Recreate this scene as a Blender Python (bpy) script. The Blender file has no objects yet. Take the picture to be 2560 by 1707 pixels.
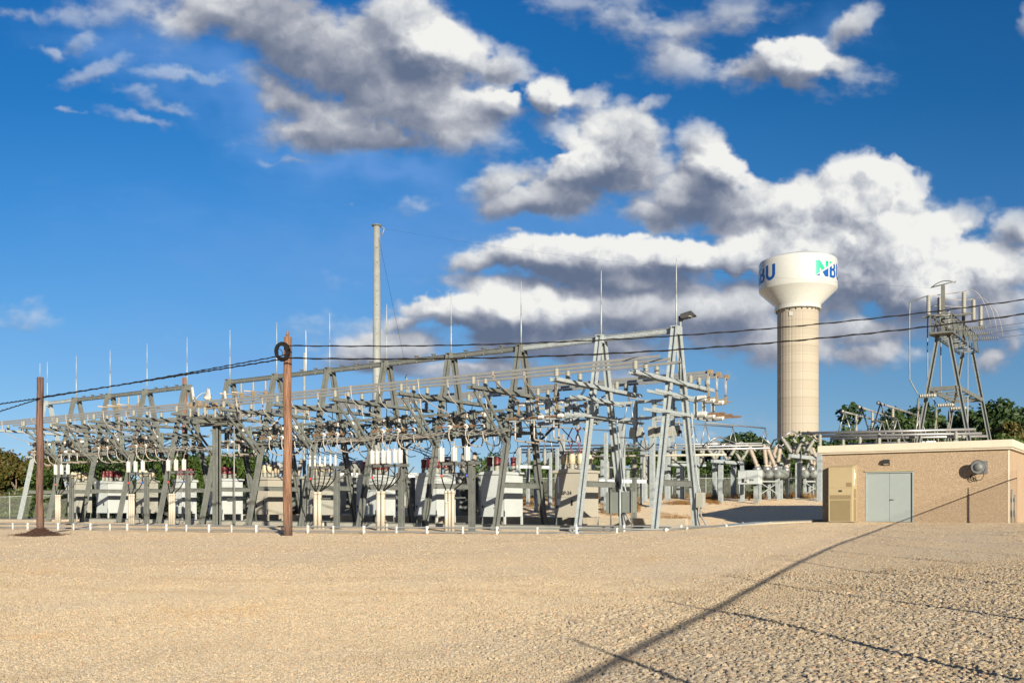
import bpy, math, random
import numpy as np
from mathutils import Vector, Matrix
R = math.radians
sc = bpy.context.scene
COL = sc.collection

# ------------------------------------------------------------------ camera
# world X runs along the row of steel frames, world Y away from the road, Z up; 1 unit = 1 m
YAW = R(35.2)
CA, SA = math.cos(YAW), math.sin(YAW)
EYE, FPX = 1.2, 2350.0
cam = bpy.data.objects.new('camera', bpy.data.cameras.new('camera'))
COL.objects.link(cam)
cam.location = (0, 0, EYE)
cam.rotation_euler = (R(90), 0, YAW)
cam.data.lens = FPX/2560*36
cam.data.shift_y = (1260-853.5)/2560
cam.data.clip_start, cam.data.clip_end = 0.1, 6000
sc.camera = cam
sc.view_settings.view_transform = 'Standard'
sc.view_settings.look = 'None'
sc.view_settings.gamma = 1
sc.view_settings.exposure = 1.45
sc.cycles.max_bounces = 5
sc.cycles.diffuse_bounces = 2
sc.cycles.glossy_bounces = 2
sc.cycles.transparent_max_bounces = 24
sc.cycles.use_adaptive_sampling = True

# ------------------------------------------------------------------ sun
SUN_EL = R(15.5)
SX, SY = 0.789, -0.613                       # horizontal direction towards the sun
sun = bpy.data.objects.new('sun', bpy.data.lights.new('sun', 'SUN'))
COL.objects.link(sun)
sun.data.energy = 5.0
sun.data.angle = R(0.5)
sun.data.color = (1.0, 0.89, 0.72)
dv = Vector((SX*math.cos(SUN_EL), SY*math.cos(SUN_EL), math.sin(SUN_EL)))
sun.rotation_euler = dv.to_track_quat('Z', 'Y').to_euler()
sun.location = (20, -20, 30)

# ------------------------------------------------------------------ world: sky and clouds by direction
world = bpy.data.worlds.new('World'); sc.world = world; world.use_nodes = True

class NT:
    """tiny helper for node trees"""
    def __init__(s, tree): s.t = tree; s.n = tree.nodes; s.l = tree.links
    def node(s, typ, **kw):
        n = s.n.new(typ)
        for k, v in kw.items(): setattr(n, k, v)
        return n
    def put(s, sock, val):
        if val is None: return
        if isinstance(val, bpy.types.NodeSocket): s.l.new(val, sock)
        else:
            if sock.type == 'RGBA' and len(val) == 3: val = (*val, 1)
            sock.default_value = val
    def math(s, op, a, b=None, c=None, clamp=False):
        n = s.node('ShaderNodeMath', operation=op, use_clamp=clamp)
        s.put(n.inputs[0], a); s.put(n.inputs[1], b); s.put(n.inputs[2], c)
        return n.outputs[0]
    def vmath(s, op, a, b=None, scale=None):
        n = s.node('ShaderNodeVectorMath', operation=op)
        s.put(n.inputs[0], a); s.put(n.inputs[1], b)
        if scale is not None: s.put(n.inputs['Scale'], scale)
        return n.outputs['Value'] if op in ('LENGTH', 'DOT_PRODUCT') else n.outputs[0]
    def mix(s, f, a, b, typ='RGBA', blend='MIX'):
        n = s.node('ShaderNodeMix', data_type=typ)
        if typ == 'RGBA':
            n.blend_type = blend
            s.put(n.inputs[0], f); s.put(n.inputs[6], a); s.put(n.inputs[7], b); return n.outputs[2]
        s.put(n.inputs[0], f); s.put(n.inputs[2], a); s.put(n.inputs[3], b); return n.outputs[0]
    def rng(s, v, a, b, c=0.0, d=1.0, smooth=False):
        n = s.node('ShaderNodeMapRange', interpolation_type='SMOOTHSTEP' if smooth else 'LINEAR')
        for i, x in enumerate((v, a, b, c, d)): s.put(n.inputs[i], x)
        return n.outputs[0]
    def noise(s, vec, scale, detail=4, rough=0.55, dist=0.0, dim='3D'):
        n = s.node('ShaderNodeTexNoise', noise_dimensions=dim)
        s.put(n.inputs['Vector'], vec)
        n.inputs['Scale'].default_value = scale; n.inputs['Detail'].default_value = detail
        n.inputs['Roughness'].default_value = rough; n.inputs['Distortion'].default_value = dist
        return n.outputs[0]
    def voro(s, vec, scale, feature='F1', out='Distance', detail=0, rough=0.5, rnd=1.0):
        n = s.node('ShaderNodeTexVoronoi', feature=feature)
        s.put(n.inputs['Vector'], vec); n.inputs['Scale'].default_value = scale
        if 'Detail' in n.inputs: n.inputs['Detail'].default_value = detail; n.inputs['Roughness'].default_value = rough
        n.inputs['Randomness'].default_value = rnd
        return n.outputs[out]
    def ramp(s, f, stops):
        n = s.node('ShaderNodeValToRGB'); s.put(n.inputs[0], f)
        e = n.color_ramp.elements
        while len(e) < len(stops): e.new(0.5)
        for k, (p, c) in enumerate(stops): e[k].position = p; e[k].color = (*c, 1)
        return n.outputs[0]


# the clouds are computed once on a chart of sky directions (u = right/ahead, v = up/ahead, at infinity)
# each cloud is an ellipse on the sky: centre, radii, tilt, weight   (2560 x 1707 sky chart, horizon at 1260)
WHITE = [
 (720,240,150,80,35,.9),(800,320,190,60,5,.9),(480,60,180,60,10,.6),(1180,330,80,50,20,.55),(1500,330,70,70,20,.7),(1420,500,130,60,-10,.9),(1540,440,140,80,0,1.0),(1850,520,130,60,-10,1.0),(1050,520,110,24,-12,.4),(1280,720,300,50,4,.8),(1000,800,110,30,-5,.7),(900,860,120,34,-5,.6),(1330,850,500,40,2,.45),(1850,770,200,90,0,.9),
 (620,40,320,95,8,1.1),(800,130,250,110,28,1.2),(980,190,250,150,30,1.4),(1000,60,150,90,0,1.1),(900,345,270,48,3,1.1),(1120,130,120,70,25,1.0),
 (1250,170,95,50,-5,1.0),(1180,270,110,55,25,0.8),(1115,358,92,42,-8,.9),(1370,235,60,62,0,.95),(1475,245,75,32,-12,.9),
 (1260,270,60,36,15,.8),(1400,330,70,24,25,.5),(1560,350,95,100,30,1.1),(1440,440,120,62,-25,1.1),(1330,500,210,56,-6,1.1),(1240,470,120,50,-20,.9),(1625,265,42,22,-15,.8),
 (1765,350,85,48,10,1.0),(1790,420,90,75,10,1.1),(1740,500,150,70,0,1.1),(1640,545,110,34,15,.9),(1890,455,60,28,10,.7),(1920,500,150,50,-12,1.1),
 (2180,460,135,75,10,1.5),(2100,520,190,110,0,1.5),(1980,600,240,90,-12,1.3),(2170,620,250,140,0,1.3),(1870,640,150,60,-10,1.1),(2310,680,260,110,10,1.1),(2370,560,120,48,-25,1.0),(2470,640,110,60,0,.9),(2540,570,70,55,-30,1.0),
 (1420,650,330,60,4,1.2),(1180,660,110,45,0,1.0),(1690,655,170,64,0,1.2),(1560,700,330,56,8,1.1),
 (1080,765,150,36,-2,1.1),(1300,780,230,62,6,1.2),(1560,770,250,62,0,1.1),(1130,800,120,40,15,.8),
 (1750,800,330,85,0,1.1),(1420,860,380,64,4,1.0),(960,880,200,52,-10,1.0),(1180,930,300,40,0,.8),(1600,880,180,46,0,.8),
 (2180,880,130,46,-10,1.0),(2060,760,160,90,0,.9),(2330,770,170,60,0,.9),(2470,900,70,60,0,.9),(2290,880,60,30,0,.5),(1900,860,260,60,0,.9),(2100,830,260,50,0,.8),(2420,830,160,60,0,.8),(2500,780,90,70,0,.7),
 (1985,150,130,70,12,1.2),(1880,185,150,50,0,.9),(2070,170,120,46,15,.9),(2130,70,130,46,-38,.9),(1985,215,90,36,15,.8),
 (1680,80,120,42,10,.42),(1600,55,160,45,5,.36),(1830,60,130,60,0,.38),(1680,150,110,50,0,.42),(1460,15,140,24,0,.45),
 (230,195,90,22,-22,.62),(205,112,38,20,-35,.55),(410,262,84,24,18,.6),(450,192,95,14,6,.5),(370,304,75,15,12,.5),(60,40,60,16,5,.4),(240,30,120,30,0,.4),(140,150,30,12,20,.4),(170,285,34,9,0,.5),
 (2570,50,34,46,0,.9),(1590,598,40,14,-15,.5),(1275,585,34,12,10,.5),(1650,612,40,16,0,.5),(1200,240,50,40,0,.6),(2560,680,60,50,0,.8),
 (1760,1080,120,22,0,.5),(1860,1060,90,24,0,.5),(30,790,60,26,0,.35),(2540,870,50,60,0,.6),(1560,950,150,30,0,.5),(890,510,24,10,0,.5),(740,405,60,8,0,.4)]
DARK = [
 (760,240,170,90,30,.8),(1540,440,130,90,0,.8),(1330,850,500,40,2,.9),
 (720,30,240,80,10,1.0),(880,200,220,110,35,.9),(640,150,200,90,20,1.0),(800,290,150,70,25,.9),(760,110,300,110,15,.8),(900,350,250,50,2,1.2),(1030,175,80,70,0,.9),(1260,180,100,52,0,.75),
 (1580,380,95,80,20,1.2),(1480,470,110,50,-20,.8),(1340,530,220,34,-4,.8),(1800,460,80,80,10,.9),(1700,540,170,40,0,1.0),(1760,390,70,30,20,.5),
 (1960,520,90,30,-15,.4),(2100,670,200,40,0,.2),(2200,760,200,50,0,.3),(2350,780,230,60,0,.35),(2540,600,60,46,0,.8),(2480,720,120,60,0,.45),
 (1400,705,260,30,6,.75),(1180,690,90,26,0,.6),(1620,725,200,30,0,.65),(1240,650,80,40,0,.5),(1480,650,60,50,0,.5),
 (1720,840,330,50,0,.85),(1350,895,420,40,0,.85),(960,910,180,34,0,1.0),(1180,930,280,34,0,1.0),(2000,820,160,45,0,.55),(1560,820,160,40,0,.7),
 (2180,840,200,40,0,.35),(2480,830,100,60,0,.8),(1950,220,150,40,0,.35),(1700,90,200,70,0,.5),(1850,70,130,60,0,.5)]
VEIL = [(560,230,420,110,22,.8),(900,430,420,60,16,.75),(1250,520,330,80,8,.45),(300,150,260,90,10,.5),(900,640,900,190,5,.5),(700,900,900,160,2,.4),(1400,560,700,120,5,.35),(2050,110,220,90,-15,.4)]


PUFFY = [(2180,470,135,85,0,1),(2090,560,200,100,0,1),(1960,620,210,70,-10,1),(2190,640,230,110,0,1),(1870,650,120,40,0,1),(2310,690,200,80,0,1),
         (1800,430,80,60,0,.6),(1500,630,260,40,0,.6),(1240,240,60,30,0,.5),(1370,240,50,40,0,.5),(1980,150,90,50,0,.5),(1700,640,120,40,0,.7),(1250,775,200,40,0,.4),(1100,120,90,50,0,.4),(1470,400,120,60,0,.4)]
def clouds(Wd=1800, U=0.75, V0=-0.06, V1=0.66):
    Ht = int(Wd*(V1-V0)/(2*U)); k = FPX*2*U/Wd
    jj, ii = np.meshgrid(np.arange(Wd)+.5, np.arange(Ht)+.5)
    X = 1280-U*FPX+jj*k; Y = 1260-V1*FPX+ii*k                  # row 0 is the top
    def vnoise(x, y, seed):
        rg = np.random.default_rng(seed); g = rg.random((128, 128))
        xi = np.floor(x).astype(int); yi = np.floor(y).astype(int); fx = x-xi; fy = y-yi
        fx = fx*fx*fx*(fx*(fx*6-15)+10); fy = fy*fy*fy*(fy*(fy*6-15)+10)
        a, b_ = xi & 127, (xi+1) & 127; c, d_ = yi & 127, (yi+1) & 127
        return (g[c, a]*(1-fx)+g[c, b_]*fx)*(1-fy)+(g[d_, a]*(1-fx)+g[d_, b_]*fx)*fy
    def fbm(x, y, cell, octv, gain, seed):
        s = 0; a = 1.0; t = 0; f = 1/cell
        for o in range(octv):
            c_, s_ = math.cos(o*.9), math.sin(o*.9)
            s = s+a*vnoise((x*c_-y*s_)*f+17.3*o+9e3, (x*s_+y*c_)*f+5.1*o+9e3, seed+o); t += a; a *= gain; f *= 2.03
        return s/t
    def blur(A, r):
        for _ in range(2):
            for ax in (0, 1):
                n = max(1, int(r)); P_ = np.pad(A, [(n+1, n) if q == ax else (0, 0) for q in (0, 1)], mode='edge'); C_ = np.cumsum(P_, ax)
                A = (np.take(C_, range(2*n+1, C_.shape[ax]), ax)-np.take(C_, range(0, C_.shape[ax]-2*n-1), ax))/(2*n+1)
        return A
    def shift(A, dx, dy):
        dx, dy = int(round(dx)), int(round(dy)); P_ = np.pad(A, ((max(0, -dy), max(0, dy)), (max(0, -dx), max(0, dx))), mode='edge')
        return P_[max(0, dy):max(0, dy)+A.shape[0], max(0, dx):max(0, dx)+A.shape[1]]
    def field(items, x, y, soft=.12):
        out = np.full(x.shape, -1.5)
        for cx, cy, rx, ry, rt, w in items:
            c_, s_ = math.cos(R(rt)), math.sin(R(rt)); dx, dy = x-cx, y-cy
            q = w*(1-np.sqrt(((dx*c_+dy*s_)/rx)**2+((-dx*s_+dy*c_)/ry)**2))
            h = np.maximum(soft-np.abs(out-q), 0)/soft; out = np.maximum(out, q)+h*h*soft*.25
        return out
    ss = lambda x, a, b: (lambda t: t*t*(3-2*t))(np.clip((x-a)/(b-a), 0, 1))
    wx = (fbm(X, Y, 190, 4, .5, 1)-.5)*170; wy = (fbm(X, Y, 190, 4, .5, 21)-.5)*120
    wx2 = (fbm(X, Y, 34, 4, .55, 41)-.5)*46; wy2 = (fbm(X, Y, 34, 4, .55, 61)-.5)*38
    x1, y1 = X+wx*.28+wx2*.9, Y+wy*.28+wy2*.9
    D = np.minimum(field(WHITE, x1, y1), .8)
    n1 = fbm(X*.85, Y*1.25, 120, 7, .56, 81)-.5
    wisp = fbm(X*.45+Y*.25, Y*1.5-X*.2, 90, 7, .6, 201)-.5
    puff = ss(field(PUFFY, x1, y1), -.35, .45)
    # heaped rounded heads: a height field of overlapping domes in three sizes
    rg = np.random.default_rng(3); dome = np.zeros_like(X)
    for rad, cnt in ((62, 420), (34, 1500), (19, 4800), (11, 9000)):
        for _ in range(cnt):
            cx, cy = rg.uniform(1000, 2560), rg.uniform(60, 860); r = rad*rg.uniform(.7, 1.3)/k
            jx, iy = (cx-X[0, 0])/k, (cy-Y[0, 0])/k; a, b_, c, d_ = int(jx-r), int(jx+r)+2, int(iy-r), int(iy+r)+2
            if a < 0 or c < 0 or b_ > Wd or d_ > Ht or puff[int(iy), int(jx)] < .15: continue
            yy_, xx_ = np.mgrid[c:d_, a:b_]; hh = r*r-(xx_-jx)**2-(yy_-iy)**2
            hh = np.sqrt(np.maximum(hh, 0))*k*(.55 if rad > 50 else .8 if rad > 30 else 1.0)
            base = dome[int(iy), int(jx)]*(.62 if rad < 50 else 0)
            w_ = dome[c:d_, a:b_]; np.maximum(w_, np.where(hh > 0, hh+base, 0), out=w_)
    dome = blur(dome, 1)/90.0
    D2 = D+.10+n1*(1.25-.5*puff)+wisp*.7*(1-puff)*(1-ss(D, .2, .8))+(dome-.45)*.38*puff
    al = ss(D2, -.06+.04*puff, .58-.47*puff)*np.clip(.42+np.maximum(blur(D, 22), 0)*1.9+.5*puff, .4, 1)
    Hf = np.clip(D2, -.1, 1.1)+.9*dome*puff
    L = 0
    for s_, w_, b_ in ((2.5, .9, 1), (6, 1.0, 2), (14, 1.0, 4), (32, 1.1, 9)):
        B = blur(Hf, b_); L = L+w_*(B-shift(B, .50*s_, -.86*s_))
    dk = field(DARK, X+wx*.35+wx2*.8, Y+wy*.35+wy2*.8, .3)
    dk = ss(dk+n1*.8+(fbm(X, Y, 60, 5, .55, 301)-.5)*.6, -.05, .9)
    low = ss(Y, 500, 1000)*.05
    L = np.tanh(L*1.1)
    Ld = 0; Bd = dome*puff
    for s_, w_, b_ in ((2.5, 1, 1), (7, 1, 2), (18, .8, 5)):
        B = blur(Bd, b_); Ld = Ld+w_*(B-shift(B, .60*s_, -.80*s_))
    fine = fbm(X+wx2, Y*1.2+wy2, 46, 6, .6, 401)-.5
    tone = .62+L*.22-dk*.30-low+n1*.42+.21*puff*(1-dk)-.14*ss(D2, .55, 1.1)*(1-puff)+.10*ss(.3-D2, -.2, .3)*dk
    tone = np.where(tone > .68, .68+.17*np.tanh((tone-.68)/.17), tone)
    tone = np.where(tone < .26, .26+.12*np.tanh((tone-.26)/.12), tone)
    soft = .55+.45*puff
    tone = tone+fine*.58*soft+(fbm(X+wx2, Y+wy2, 17, 4, .6, 501)-.5)*.22*soft+np.tanh(Ld*2.2)*.30*(1-.35*dk)+.10*np.tanh(L*1.5)
    tone = np.clip(tone, 0, 1)
    stops = [(0, (100,114,140)), (.22, (122,132,153)), (.42, (150,156,171)), (.6, (178,182,192)), (.8, (210,213,217)), (1, (242,242,239))]
    rgb = np.stack([np.interp(tone, [s[0] for s in stops], [s[1][c]/255 for s in stops]) for c in range(3)], -1)
    # thin high veil behind
    ve = ss(field(VEIL, X+wx*1.5, Y+wy*1.5, .4)+wisp*.35, -.05, .8)*.62
    vc = np.array([(118, 164, 228)])/255
    A = al+(1-al)*ve; rgb = (rgb*al[..., None]+vc*((1-al)*ve)[..., None])/np.maximum(A, 1e-4)[..., None]
    return rgb, A
if 'SKY_TEST' not in globals():
    crgb, calpha = clouds()
    hh, ww = calpha.shape
    cimg = bpy.data.images.new('cloud_chart', ww, hh, alpha=True)
    cimg.alpha_mode = 'CHANNEL_PACKED'
    cimg.pixels.foreach_set(np.concatenate([crgb, calpha[..., None]], -1)[::-1].astype('f').ravel()); cimg.update(); cimg.pack()
wt = NT(world.node_tree)
for n in list(wt.n): wt.n.remove(n)
tc = wt.node('ShaderNodeTexCoord')
rot = wt.node('ShaderNodeVectorRotate', rotation_type='Z_AXIS')
wt.put(rot.inputs['Vector'], tc.outputs['Generated']); rot.inputs['Angle'].default_value = -YAW
sx = wt.node('ShaderNodeSeparateXYZ'); wt.put(sx.inputs[0], rot.outputs[0])
yy = wt.math('MAXIMUM', wt.math('ABSOLUTE', sx.outputs[1]), 0.12)
cu = wt.rng(wt.math('DIVIDE', sx.outputs[0], yy), -.75, .75); cv = wt.rng(wt.math('DIVIDE', sx.outputs[2], yy), -.06, .66)
for q in (cu, cv): q.node.clamp = False
cc = wt.node('ShaderNodeCombineXYZ'); wt.put(cc.inputs[0], cu); wt.put(cc.inputs[1], cv)
ci = wt.node('ShaderNodeTexImage', extension='MIRROR', interpolation='Cubic'); ci.image = cimg; wt.put(ci.inputs[0], cc.outputs[0])
sky = wt.node('ShaderNodeTexSky', sky_type='NISHITA', sun_disc=False)
sky.sun_elevation = R(20); sky.sun_rotation = math.atan2(SX, SY); sky.altitude = 200
sky.air_density = 1.0; sky.dust_density = 0.15; sky.ozone_density = 2.2
hs = wt.node('ShaderNodeHueSaturation'); hs.inputs['Saturation'].default_value = 1.30; hs.inputs['Hue'].default_value = 0.497
wt.put(hs.inputs['Color'], sky.outputs[0])
def lin(c, k=1.0): return tuple(((x/255/12.92) if x/255 <= .04045 else ((x/255+.055)/1.055)**2.4)*k for x in c)
vv = wt.math('DIVIDE', sx.outputs[2], yy)
clear = wt.ramp(wt.rng(vv, 0, .7), [(0, lin((176,208,236))), (.08, lin((140,188,230))), (.17, lin((116,174,226))), (.30, lin((88,156,220))), (.45, lin((58,136,210))), (.62, lin((26,114,190))), (1, lin((6,84,160)))])
az = wt.rng(wt.math('DIVIDE', sx.outputs[0], yy), -.45, .6, 1.02, .64, True)
clear = wt.vmath('SCALE', clear, scale=az); clear = wt.vmath('SCALE', clear, scale=10/2**sc.view_settings.exposure)
clear = wt.mix(.12, clear, wt.vmath('SCALE', hs.outputs[0], scale=.55))
ccol = wt.vmath('SCALE', ci.outputs[0], scale=10/2**sc.view_settings.exposure)
fin = wt.mix(ci.outputs[1], clear, ccol)
bg = wt.node('ShaderNodeBackground'); bg.inputs[1].default_value = 0.1
wt.put(bg.inputs[0], fin)
wo = wt.node('ShaderNodeOutputWorld'); wt.l.new(bg.outputs[0], wo.inputs[0])
world.cycles.sampling_method = 'MANUAL'; world.cycles.sample_map_resolution = 512

# ------------------------------------------------------------------ from sight lines to places
def ray(px, py=1260): return (px-1280)/FPX, (1260-py)/FPX
def W(r, d, z=0.0):
    """camera-relative (right, ahead) metres -> world"""
    return Vector((r*CA-d*SA, r*SA+d*CA, z))
def on_ground(px, py, z=0.0):
    t, v = ray(px, py); d = (EYE-z)/(-v); return W(t*d, d, z)
def at_depth(px, py, d):
    t, v = ray(px, py); return W(t*d, d, EYE+v*d)
def on_Y(px, Y, py=None, z=None):
    t, v = ray(px, py or 1260); X = Y*(t*CA-SA)/(CA+t*SA); d = -X*SA+Y*CA
    return Vector((X, Y, z if z is not None else EYE+v*d))
def on_X(px, X, py=None, z=None):
    t, v = ray(px, py or 1260); Y = X*(CA+t*SA)/(t*CA-SA); d = -X*SA+Y*CA
    return Vector((X, Y, z if z is not None else EYE+v*d))
def sstep(x, a, b):
    x = np.clip((np.asarray(x, float)-a)/(b-a), 0, 1); return x*x*(3-2*x)
def ground_z(X, Y):
    X = np.asarray(X, float); Y = np.asarray(Y, float)
    zr = .42*np.clip((Y-9)/31.5, 0, 1)*sstep(X, -21, -12)
    zb = 1.65*sstep(Y, 42.0, 60)*sstep(X, -62, -44)
    zl = -.4*sstep(-X, 67, 78)
    return np.maximum(zr, zb)+zl
# ------------------------------------------------------------------ mesh helpers
class MB:
    def __init__(s): s.v = []; s.f = []; s.sm = []
    def _add(s, vs, fs, smooth=False):
        o = len(s.v); s.v += [tuple(v) for v in vs]
        s.f += [tuple(i+o for i in f) for f in fs]; s.sm += [smooth]*len(fs); return s
    def box(s, x0, x1, y0, y1, z0, z1):
        return s._add([(x0,y0,z0),(x1,y0,z0),(x1,y1,z0),(x0,y1,z0),(x0,y0,z1),(x1,y0,z1),(x1,y1,z1),(x0,y1,z1)],
                      [(0,3,2,1),(4,5,6,7),(0,1,5,4),(1,2,6,5),(2,3,7,6),(3,0,4,7)])
    def bar(s, p, q, w, h, up=(0,0,1), off=(0,0)):
        """rectangular section w (sideways) x h (along up) from p to q"""
        p, q = Vector(p), Vector(q); a = (q-p).normalized(); u = Vector(up)
        sd = a.cross(u)
        if sd.length < 1e-4: sd = a.cross(Vector((1, 0, 0)))
        sd.normalize(); u = sd.cross(a).normalized()
        c = sd*off[0]+u*off[1]; vs = []
        for e in (p, q):
            for i, j in ((-1,-1),(1,-1),(1,1),(-1,1)): vs.append(e+c+sd*i*w/2+u*j*h/2)
        return s._add(vs, [(3,2,1,0),(4,5,6,7),(0,1,5,4),(1,2,6,5),(2,3,7,6),(3,0,4,7)])
    def ibeam(s, p, q, w, h, t=.022, up=(0,0,1)):
        s.bar(p, q, w, t, up, (0, h/2-t/2)); s.bar(p, q, w, t, up, (0, -h/2+t/2)); return s.bar(p, q, t, h-2*t, up)
    def channel(s, p, q, w, h, t=.02, up=(0,0,1), side=1):
        s.bar(p, q, w, t, up, (0, h/2-t/2)); s.bar(p, q, w, t, up, (0, -h/2+t/2)); return s.bar(p, q, t, h-2*t, up, (side*(w/2-t/2), 0))
    def angle(s, p, q, w, t=.014, up=(0,0,1)):
        s.bar(p, q, w, t, up, (0, -w/2+t/2)); return s.bar(p, q, t, w-t, up, (-w/2+t/2, t/2))
    def tube(s, pts, r, n=8, cap=True):
        pts = [Vector(p) for p in pts]; rings = []; prev = None
        for i, p in enumerate(pts):
            a = (pts[min(i+1, len(pts)-1)]-pts[max(i-1, 0)]).normalized()
            if prev is None:
                u = a.cross(Vector((0, 0, 1)));
                if u.length < .05: u = a.cross(Vector((1, 0, 0)))
            else: u = prev-a*prev.dot(a)
            u.normalize(); prev = u; w = a.cross(u)
            rr = r[i] if isinstance(r, (list, tuple)) else r
            rings.append([p+(u*math.cos(2*math.pi*k/n)+w*math.sin(2*math.pi*k/n))*rr for k in range(n)])
        fs = []
        for i in range(len(pts)-1):
            for k in range(n):
                k2 = (k+1) % n; fs.append((i*n+k, i*n+k2, (i+1)*n+k2, (i+1)*n+k))
        s._add([v for rg in rings for v in rg], fs, True)
        if cap:
            o = len(s.v)-len(pts)*n
            s.f += [tuple(o+k for k in reversed(range(n))), tuple(o+(len(pts)-1)*n+k for k in range(n))]; s.sm += [False]*2
        return s
    def lathe(s, p, axis, prof, n=12, smooth=True):
        """profile [(radius, distance along axis), ...]"""
        p = Vector(p); a = Vector(axis).normalized(); u = a.cross(Vector((0, 0, 1)))
        if u.length < .05: u = Vector((1, 0, 0))
        u.normalize(); w = a.cross(u); vs = []; fs = []
        for r, t in prof:
            for k in range(n): vs.append(p+a*t+(u*math.cos(2*math.pi*k/n)+w*math.sin(2*math.pi*k/n))*r)
        for i in range(len(prof)-1):
            for k in range(n):
                k2 = (k+1) % n; fs.append((i*n+k, i*n+k2, (i+1)*n+k2, (i+1)*n+k))
        s._add(vs, fs, smooth); o = len(s.v)-len(vs)
        s.f += [tuple(o+k for k in reversed(range(n))), tuple(o+(len(prof)-1)*n+k for k in range(n))]; s.sm += [False]*2
        return s
    def poly(s, pts, smooth=False): return s._add(pts, [tuple(range(len(pts)))], smooth)
    def build(s, name, mat, parent=None, origin=None, bevel=0):
        me = bpy.data.meshes.new(name)
        o = Vector(origin) if origin is not None else Vector((0, 0, 0))
        if origin is not None: vs = [tuple(Vector(v)-o) for v in s.v]
        else: vs = s.v
        me.from_pydata(vs, [], s.f); me.materials.append(mat)
        me.polygons.foreach_set('use_smooth', s.sm); me.update()
        ob = bpy.data.objects.new(name, me); COL.objects.link(ob)
        if parent is not None: ob.parent = parent
        elif origin is not None: ob.location = o
        if bevel:
            b = ob.modifiers.new('bevel', 'BEVEL'); b.width = bevel; b.segments = 2; b.limit_method = 'ANGLE'
        return ob
def tag(o, label=None, cat=None, group=None, kind=None):
    if label: o['label'] = label
    if cat: o['category'] = cat
    if group: o['group'] = group
    if kind: o['kind'] = kind
    return o
def thing(name, label, cat, loc=(0,0,0), group=None, rz=0):
    o = bpy.data.objects.new(name, None); COL.objects.link(o); o.location = loc; o.rotation_euler = (0, 0, rz)
    o.empty_display_size = .2
    return tag(o, label, cat, group)
def copy_tree(o, loc=None, label=None, group=None, rz=None, parent=None, dropped=()):
    c = o.copy(); COL.objects.link(c)
    if parent is not None: c.parent = parent
    if loc is not None: c.location = loc
    if rz is not None: c.rotation_euler = (0, 0, rz)
    if label: c['label'] = label
    if group: c['group'] = group
    for ch in list(o.children):
        if ch.name.split('.')[0] in dropped: continue
        copy_tree(ch, parent=c)
    return c
def arc(p0, p1, p2, n=8):
    p0, p1, p2 = Vector(p0), Vector(p1), Vector(p2)
    return [p0*(1-t)**2+p1*2*t*(1-t)+p2*t*t for t in [i/n for i in range(n+1)]]
def spline(pts, n=6):
    P_ = [Vector(p) for p in pts]; P_ = [P_[0]*2-P_[1]]+P_+[P_[-1]*2-P_[-2]]; out = []
    for i in range(1, len(P_)-2):
        a, b, c, d = P_[i-1:i+3]
        for k in range(n):
            t = k/n; out.append(.5*((2*b)+(c-a)*t+(2*a-5*b+4*c-d)*t*t+(3*b-a-3*c+d)*t**3))
    out.append(P_[-2]); return out
def sheds(r0, r1, L, n, end=.06):
    """ribbed insulator profile"""
    pr = [(r0*.9, 0), (r0*.9, end)]; step = (L-2*end)/n
    for i in range(n):
        t = end+i*step; pr += [(r0, t+step*.05), (r1, t+step*.35), (r1, t+step*.55), (r0, t+step*.95)]
    return pr+[(r0*.9, L-end), (r0*.9, L)]
ORD = ['first','second','third','fourth','fifth','sixth','seventh','eighth','ninth','tenth','eleventh','twelfth','thirteenth','fourteenth','fifteenth']

# ------------------------------------------------------------------ materials
KA = .72
def pmat(name, col, rough=.6, metal=0.0, var=.12, scale=3.0, col2=None, amt=.5, bump=0.0, bscale=40, stretch=(1,1,1), spec=.5, local=True):
    """principled with two-scale colour variation, optional second colour patches and bump"""
    m = bpy.data.materials.new(name); m.use_nodes = True; nt = NT(m.node_tree)
    b = nt.n['Principled BSDF']; tcn = nt.node('ShaderNodeTexCoord')
    mp = nt.node('ShaderNodeMapping'); nt.put(mp.inputs[0], tcn.outputs['Object']); mp.inputs['Scale'].default_value = stretch
    oi = nt.node('ShaderNodeObjectInfo')
    v = nt.vmath('ADD', mp.outputs[0], nt.vmath('SCALE', oi.outputs['Location'], scale=.37))
    n1 = nt.noise(v, scale, 5, .6); n2 = nt.noise(v, scale*7, 3, .6)
    f = nt.math('ADD', nt.math('MULTIPLY', n1, .65), nt.math('MULTIPLY', n2, .35))
    col = tuple(c*KA for c in col); col2 = tuple(c*KA for c in col2) if col2 else None
    lo = tuple(c*(1-var*1.6) for c in col); hi = tuple(min(1, c*(1+var*1.6)) for c in col)
    c = nt.ramp(f, [(.3, lo), (.7, hi)])
    if col2:
        n3 = nt.noise(v, scale*1.7, 6, .7, .6)
        c = nt.mix(nt.rng(n3, 1-amt-.08, 1-amt+.12), c, col2)
    nt.put(b.inputs['Base Color'], c)
    nt.put(b.inputs['Roughness'], nt.rng(n2, .3, .7, max(0, rough-.08), min(1, rough+.08)))
    b.inputs['Metallic'].default_value = metal
    b.inputs['Specular IOR Level'].default_value = spec
    if bump:
        bn = nt.node('ShaderNodeBump'); bn.inputs['Strength'].default_value = bump; bn.inputs['Distance'].default_value = .02
        nt.put(bn.inputs['Height'], nt.noise(v, bscale, 4, .6)); nt.l.new(bn.outputs[0], b.inputs['Normal'])
    return m
M = {}
M['steel'] = pmat('weathered_galvanised_steel', (.124,.135,.125), .62, .15, .20, 2.2, (.22,.17,.10), .26)
M['steel_new'] = pmat('bright_galvanised_steel', (.28,.32,.33), .58, .15, .16, 4.5, (.37,.41,.43), .42)
M['steel_dark'] = pmat('dark_weathered_steel', (.12,.125,.11), .7, .1, .2, 2.0)
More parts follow.
